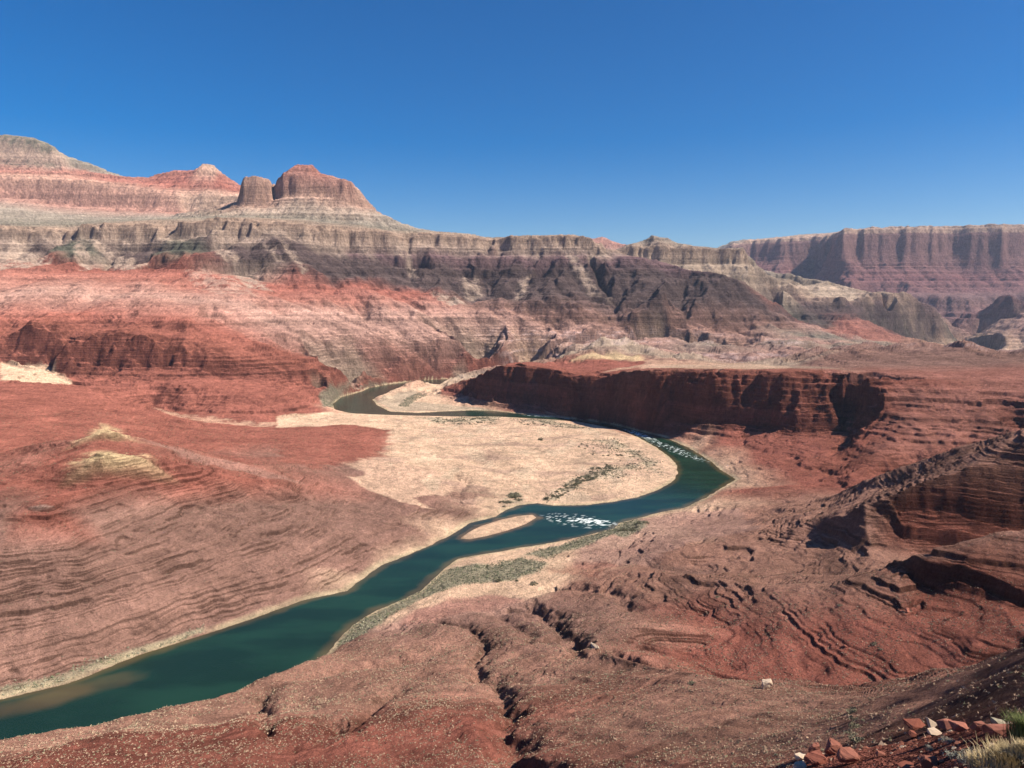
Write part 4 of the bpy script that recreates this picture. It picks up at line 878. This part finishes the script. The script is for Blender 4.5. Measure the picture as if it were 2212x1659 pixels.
def soft(name, faces_v, mat_, colr=None):
    v = np.asarray(faces_v, np.float32).reshape(-1, 3); f = np.arange(len(v)).reshape(-1, 3)
    c = np.tile(np.asarray(colr, np.float32), (len(v), 1)) if colr is not None and np.ndim(colr) == 1 else colr
    used = grid_mesh(name, f, v, c, None, mat_); return used
def leaf_ball(nt, seed, w=1.0, h=.8, leaf=.16):
    r_ = np.random.RandomState(seed); lobes = r_.randn(5, 3)*np.array([.32*w,.32*w,.12*h]) + np.array([0,0,.38*h])
    L_ = lobes[r_.randint(0, 5, nt)]; c = L_ + r_.randn(nt, 3)*np.array([.2*w,.2*w,.17*h]); c[:,2] = np.abs(c[:,2])
    e1 = r_.randn(nt, 3)*leaf; e2 = r_.randn(nt, 3)*leaf
    return np.stack([c+e1, c+e2, c-(e1+e2)*.5], 1)
shr = []
for k, (colr, h_) in enumerate([((.20,.19,.12),.7), ((.26,.235,.155),.55), ((.165,.155,.10),.8), ((.29,.26,.18),.6)]):
    o = soft('shrub', leaf_ball(260, 400+k, 1.0, h_, .09), M_leafy, colr); shr.append(o)
used_proto = [False]*len(shr)
def place_shrub(x, y, s, k, label, group):
    o = shr[k] if not used_proto[k] else shr[k].copy()
    if used_proto[k]: COL.objects.link(o)
    used_proto[k] = True
    o.location = (x, y, ground(x, y)-0.1*s); o.scale = (s, s, s); o.rotation_euler = (0, 0, rs.rand()*6.28)
    return tag(o, label, 'shrub', group)
# bushes on the delta: a dense belt across its middle right and loose lines along the shores
BELTS = [(88, [(1165,1085),(1195,1068),(1225,1045),(1262,1020),(1300,1003),(1335,1010),(1290,1035),(1240,1055),(1200,1078)], 4.2, 'dark green bush in the belt of bushes across the pale delta', 'bushes of the belt across the delta'),
         (60, [(1240,960),(1300,950),(1370,975),(1400,1000),(1380,1020),(1320,990),(1260,980)], 2.6, 'small dark bush on the pale sand near the tip of the delta', 'small bushes near the tip of the delta'),
         (56, [(930,905),(1010,905),(1080,903),(1070,914),(1000,916),(940,914)], 3.6, 'dark bush in the line of bushes on the far shore of the delta', 'bushes along the far shore of the delta'),
         (34, [(1100,905),(1200,912),(1270,925),(1190,922),(1110,915)], 3.0, 'grey bush behind the rapid on the upper right shore of the delta', 'bushes on the upper right shore of the delta'),
         (22, [(1075,1090),(1110,1062),(1125,1070),(1122,1084),(1090,1100)], 4.6, 'rounded dark bush where the delta meets the near water', 'bushes at the near corner of the delta'),
         (20, [(1330,1150),(1380,1128),(1400,1130),(1370,1148)], 4.0, 'dense dark bush on the near bank beside the white rapid', 'bushes on the near bank beside the rapid')]
for n_, P, s, lab_, grp in BELTS:
    W_ = np.array([at(u, v)[:2] for u, v in P]); lo, hi = W_.min(axis=0), W_.max(axis=0); got = 0
    while got < n_:
        q = lo + rs.rand(200, 2)*(hi-lo); q = q[poly_sd(q[:,0], q[:,1], W_) < 0]
        for x, y in q:
            if got >= n_: break
            if river_sd(np.array([x]), np.array([y]))[0] < 4: continue
            place_shrub(x, y, s*(0.8+1.1*rs.rand()**1.5), rs.randint(4), lab_, grp); got += 1
for u, v, s, k, lab_ in [(1168,951,11,2,'large dark bush alone on the bare sand in the middle of the delta'), (1108,1076,10,0,'largest rounded bush at the near corner of the delta'),
                      (1077,1256,6,2,'dark bush on the pale sand flat right of the grey thicket'), (1117,1256,3.5,0,'small dark bush just right of a bigger one on the sand flat'), (1153,1262,6.5,1,'olive bush on red ground beside the sand flat')]:
    p = at(u, v); place_shrub(p[0], p[1], s, k, lab_, None)

# stones
M_rock_red = flat_mat('red_stone', vary=.3, scale=3.5, bump=.04, col=(.36,.15,.105)); M_rock_pale = flat_mat('pale_stone', vary=.18, scale=3, bump=.03, col=(.66,.52,.38))
M_rock_grey = flat_mat('greenish_stone', vary=.2, scale=3, bump=.03, col=(.36,.31,.22)); M_rock_dark = flat_mat('dark_red_stone', vary=.3, scale=3, bump=.04, col=(.30,.11,.075))
import bmesh
def stone(name, size, material, seed, npts=15, rough=.03):
    r_ = np.random.RandomState(seed); bm = bmesh.new()
    for p in r_.uniform(-1, 1, (npts, 3)):
        p = p/np.max(np.abs(p))**0.55; bm.verts.new((p[0]*size[0]/2, p[1]*size[1]/2, p[2]*size[2]/2))
    bmesh.ops.convex_hull(bm, input=bm.verts); bmesh.ops.delete(bm, geom=[v for v in bm.verts if not v.link_faces], context='VERTS')
    bmesh.ops.dissolve_limit(bm, angle_limit=.22, verts=bm.verts, edges=bm.edges)
    bmesh.ops.bevel(bm, geom=list(bm.edges), offset=min(size)*.05, segments=1, affect='EDGES')
    bmesh.ops.triangulate(bm, faces=bm.faces); bmesh.ops.subdivide_edges(bm, edges=bm.edges, cuts=2, use_grid_fill=True)
    for v in bm.verts:
        n3_ = Vector((r_.randn(), r_.randn(), r_.randn()))*min(size)*rough*.6; v.co += n3_
    me = bpy.data.meshes.new(name); bm.to_mesh(me); bm.free(); me.materials.append(material); o = bpy.data.objects.new(name, me); COL.objects.link(o); return o
def put_stone(u, v, wpx, hpx, material, seed, label, name='boulder', cat='boulder', tilt=(0,0), depth=.8, sink=.25, grp=None):
    """u, v = foot of the stone in the print, wpx/hpx its printed size"""
    p = at(u, v); d_ = math.hypot(p[0], p[1]); wv = wpx/FPX*p[1]; hv = hpx/FPX*p[1]*1.05
    o = stone(name, (wv, wv*depth, hv*(1+sink)), material, seed)
    gz = ground(p[0], p[1]); o.location = (p[0], p[1]+wv*depth*.3, gz + hv*(1+sink)/2 - hv*sink); o.rotation_euler = (tilt[0], tilt[1], (seed*1.7) % .6-.3)
    return tag(o, label, cat, grp)
put_stone(1659,1487,26,17, M_rock_pale, 21, 'big cream boulder on the grassy ridge crest above the red bowl')
put_stone(1286,1402,22,9, M_rock_pale, 22, 'flat cream boulder on the rim of the dark winding gully')
put_stone(1826,1399,9,6, M_rock_red, 23, 'small pinkish block alone on the scrub slope of the red bowl', depth=1)
put_stone(1962,1324,12,9, M_rock_red, 24, 'brown block on the slope just below the dark cliff shadow', depth=1)
put_stone(1711,1409,6,5, M_rock_pale, 25, 'small pale stone low on the scrub slope left of the pinkish block', depth=1)
# the stony ledge at the viewer's feet
FG = [(2166,1572,40,15,'g',31,'greenish grey slab at the right end of the stony ledge',.9),
 (2048,1576,36,16,'r',32,'red slab directly behind the upright white slab',.8), (2080,1580,40,17,'r',33,'red block between the white slab and the split slabs',.9),
 (2118,1580,32,17,'r',34,'red block with a dark cleft beside the greenish slab',.8), (2156,1594,64,24,'r',35,'broad red slab below the greenish grey slab',.8),
 (1985,1574,52,14,'d',36,'dark overhanging slab left of the upright white slab',.7), (1975,1592,26,9,'d',37,'low dark red block under the overhanging slab',.8),
 (2024,1590,32,9,'p',38,'flat pale stone lying in front of the upright white slab',.8), (1760,1634,28,24,'r',39,'leftmost upright red block of the ledge',.8),
 (1798,1634,46,32,'r',40,'tallest red block in the left group of the ledge',.8), (1842,1650,60,24,'r',41,'broad sloping red slab right of the tallest block',.8),
 (1768,1654,48,20,'d',42,'brownish red block in front of the leftmost upright block',.8), (1732,1645,26,12,'p',43,'tan stone at the left tip of the ledge',.8),
 (1730,1662,32,10,'p',44,'pale stone cut by the bottom edge of the picture',.8), (1905,1634,22,9,'r',45,'small red stone alone on the gravel of the ledge',.8),
 (1998,1644,24,5,'p',46,'thin pale stone lying flat on the gravel',.8), (2012,1660,44,18,'r',47,'red block at the bottom edge left of the grass',.8), (1962,1660,36,12,'d',48,'low dark block at the bottom edge of the picture',.8)]
MM = dict(r=M_rock_red, g=M_rock_grey, d=M_rock_dark, p=M_rock_pale)
for u, v, w_, h_, c_, sd_, lab_, dp in FG: put_stone(u, v, w_, h_, MM[c_], sd_, lab_, 'rock', 'rock', depth=dp)
# the upright white slab: a thin leaning triangular plate
p = at(2012, 1575); s_ = p[1]/FPX
bm = bmesh.new(); pts_ = [(-8,0,24),(-2,0,-4),(34,0,-3),(28,0,1)]; fr = [bm.verts.new((a*s_, -3*s_, c*s_)) for a, _, c in pts_]; bk = [bm.verts.new(((a-2)*s_, 4*s_, (c+1)*s_)) for a, _, c in pts_]
bm.faces.new(fr[::-1]); bm.faces.new(bk)
for k in range(4): bm.faces.new((fr[k], fr[(k+1)%4], bk[(k+1)%4], bk[k]))
bmesh.ops.recalc_face_normals(bm, faces=bm.faces); bmesh.ops.bevel(bm, geom=list(bm.edges), offset=.8*s_, segments=1, affect='EDGES')
me = bpy.data.meshes.new('rock'); bm.to_mesh(me); bm.free(); me.materials.append(M_rock_pale); o = bpy.data.objects.new('rock', me); COL.objects.link(o)
o.location = (p[0], p[1], ground(p[0], p[1])+1*s_); o.rotation_euler = (-.25, 0, .1); tag(o, 'pale triangular slab leaning upright on the stony ledge', 'rock')
# gravel on the ledge
d_ = 9.0*INF*(Rg > 10)*(Rg < 34)*(H > 316)*(AZ > .25)[:,None]
px, py, pz, ii, jj = scatter(d_, 9); n_ = min(len(px), 7000); sel = rs.permutation(len(px))[:n_]; px, py, pz = px[sel], py[sel], pz[sel]
sz = (.025+.11*rs.rand(n_)**3)[:,None,None]; ico = np.array([(0,0,1),(1,0,0),(0,1,0),(-1,0,0),(0,-1,0),(0,0,-1)], np.float32); tf = np.array([(0,1,2),(0,2,3),(0,3,4),(0,4,1),(5,2,1),(5,3,2),(5,4,3),(5,1,4)])
v = (ico[None]*(.6+.6*rs.rand(n_, 6, 3))*sz*np.array([1,.9,.6]) + np.stack([px, py, pz], -1)[:,None]).reshape(-1, 3).astype(np.float32)
f = (tf[None] + (np.arange(n_)*6)[:,None,None]).reshape(-1, 3)
cc = np.repeat(np.where(rs.rand(n_,1) < .75, np.array([[.42,.18,.12]]), np.array([[.60,.45,.33]])), 6, axis=0).astype(np.float32)
g_ = grid_mesh('gravel', f, v, cc, None, M_leafy); g_.data.polygons.foreach_set('use_smooth', np.zeros(len(f), bool)); tag(g_, kind='stuff')

# ------------------------------------------------------------------ plants at the viewer's feet
def empty(name, loc, label, cat, grp=None):
    o = bpy.data.objects.new(name, None); COL.objects.link(o); o.location = loc; return tag(o, label, cat, grp)
def child(o, root): o.parent = root; return o
def blades(nb, h, spread, seed, wdt=.006, lean=.5, z0=0.):
    r_ = np.random.RandomState(seed); V = []
    for _ in range(nb):
        a = r_.rand()*6.28; r0 = abs(r_.randn())*spread*.35; l = h*(.55+.6*r_.rand()); ln = (lean*r_.rand()**.7 + .05)*l; a2 = a + r_.randn()*.6
        b0 = np.array([math.cos(a)*r0, math.sin(a)*r0, z0]); d1_ = np.array([math.cos(a2)*ln*.35, math.sin(a2)*ln*.35, l*.62]); d2_ = np.array([math.cos(a2)*ln, math.sin(a2)*ln, l*(1-.25*(ln/l))])
        sdw = np.array([-math.sin(a2), math.cos(a2), 0])*wdt*(1+r_.rand()); m0 = b0+d1_; tip = b0+d2_
        V += [b0-sdw, b0+sdw, m0+sdw*.8, b0-sdw, m0+sdw*.8, m0-sdw*.8, m0-sdw*.8, m0+sdw*.8, tip]
    return np.array(V, np.float32)
def twigs(nb, h, spread, seed, wdt):
    r_ = np.random.RandomState(seed); V = []
    for _ in range(nb):
        a = r_.rand()*6.28; e = .35+.9*r_.rand(); p0 = np.zeros(3); l = h*(.5+.6*r_.rand())
        for s in range(3):
            d_ = np.array([math.cos(a)*math.cos(e), math.sin(a)*math.cos(e), math.sin(e)])*l/3; p1 = p0+d_; sw = np.array([-math.sin(a), math.cos(a), .2])*wdt*(1-.28*s)
            V += [p0-sw, p0+sw, p1+sw*.7, p0-sw, p1+sw*.7, p1-sw*.7]; p0 = p1; a += r_.randn()*.4; e = min(1.5, e+r_.randn()*.25)
    return np.array(V, np.float32)
def near_plant(u, v, wpx, hpx, kind, label, seed):
    p = at(u, v); h = hpx/FPX*p[1]; w_ = wpx/FPX*p[1]; gz = ground(p[0], p[1])
    if kind == 'grass':
        r = empty('grass_tuft', (p[0], p[1], gz), label, 'grass tuft')
        child(soft('blades', blades(1500, h, w_, seed, .005), M_leafy, (.62,.50,.29)), r); child(soft('dead_thatch', blades(500, h*.55, w_*1.1, seed+1, .006, 1.2), M_leafy, (.50,.40,.27)), r)
    elif kind == 'green':
        r = empty('green_bush', (p[0], p[1], gz), label, 'bush')
        child(soft('foliage', blades(1300, h, w_*.7, seed, .004, .45), M_leafy, (.22,.25,.10)), r); child(soft('stem', twigs(60, h*.6, w_, seed+1, .008), M_leafy, (.20,.15,.09)), r)
    else:
        r = empty('sagebrush', (p[0], p[1], gz), label, 'bush')
        child(soft('foliage', leaf_ball(900, seed, 1, .8, .035)*np.array([w_*.8, w_*.8, h*1.1]), M_leafy, (.40,.38,.30)), r); child(soft('stem', twigs(120, h*.95, w_, seed+1, .006), M_leafy, (.42,.35,.28)), r)
near_plant(2180,1668,70,58,'grass','large straw coloured grass tuft in the bottom right corner',501)
near_plant(2128,1664,46,34,'grass','smaller straw grass tuft left of the large one in the corner',503)
near_plant(2222,1640,40,36,'grass','straw grass tuft cut by the right edge beneath the green bush',505)
near_plant(2215,1604,62,62,'green','green feathery bush cut by the right edge of the picture',507)
near_plant(2095,1650,52,32,'sage','grey leafless looking sagebrush beside the straw grass',509)
near_plant(2050,1606,26,14,'sage','small grey sagebrush below the white slab',511)
near_plant(2010,1622,22,10,'sage','low grey sagebrush on the gravel in the middle of the ledge',513)
# bushes on the scrub slopes that stand out
for k, (u, v, s, kk) in enumerate([(1843,1540,2.6,1),(1848,1556,2.2,3),(1850,1572,2.4,1),(1842,1590,2.8,3),(1853,1602,2.2,1),(1816,1308,3.2,3),(1890,1392,3.4,1),(1900,1402,2.8,3),(1551,1290,3.0,3),(1495,1478,2.4,1)]):
    p = at(u, v, 90)
    lab_ = ('grey green bush in the column of bushes down the near slope', 'bushes in a column down the near slope') if k < 5 else (
        ['grey bush right below the pale crest line of the second ridge', 'upper of two green bushes in the middle of the red bowl', 'lower of two green bushes in the middle of the red bowl', 'grey bush high on the left shoulder of the second ridge', 'dark bush at the left lip of the red bowl'][k-5], None)
    place_shrub(p[0], p[1], s, kk, lab_[0], lab_[1])
print('script done', round(time.time()-T0,1))
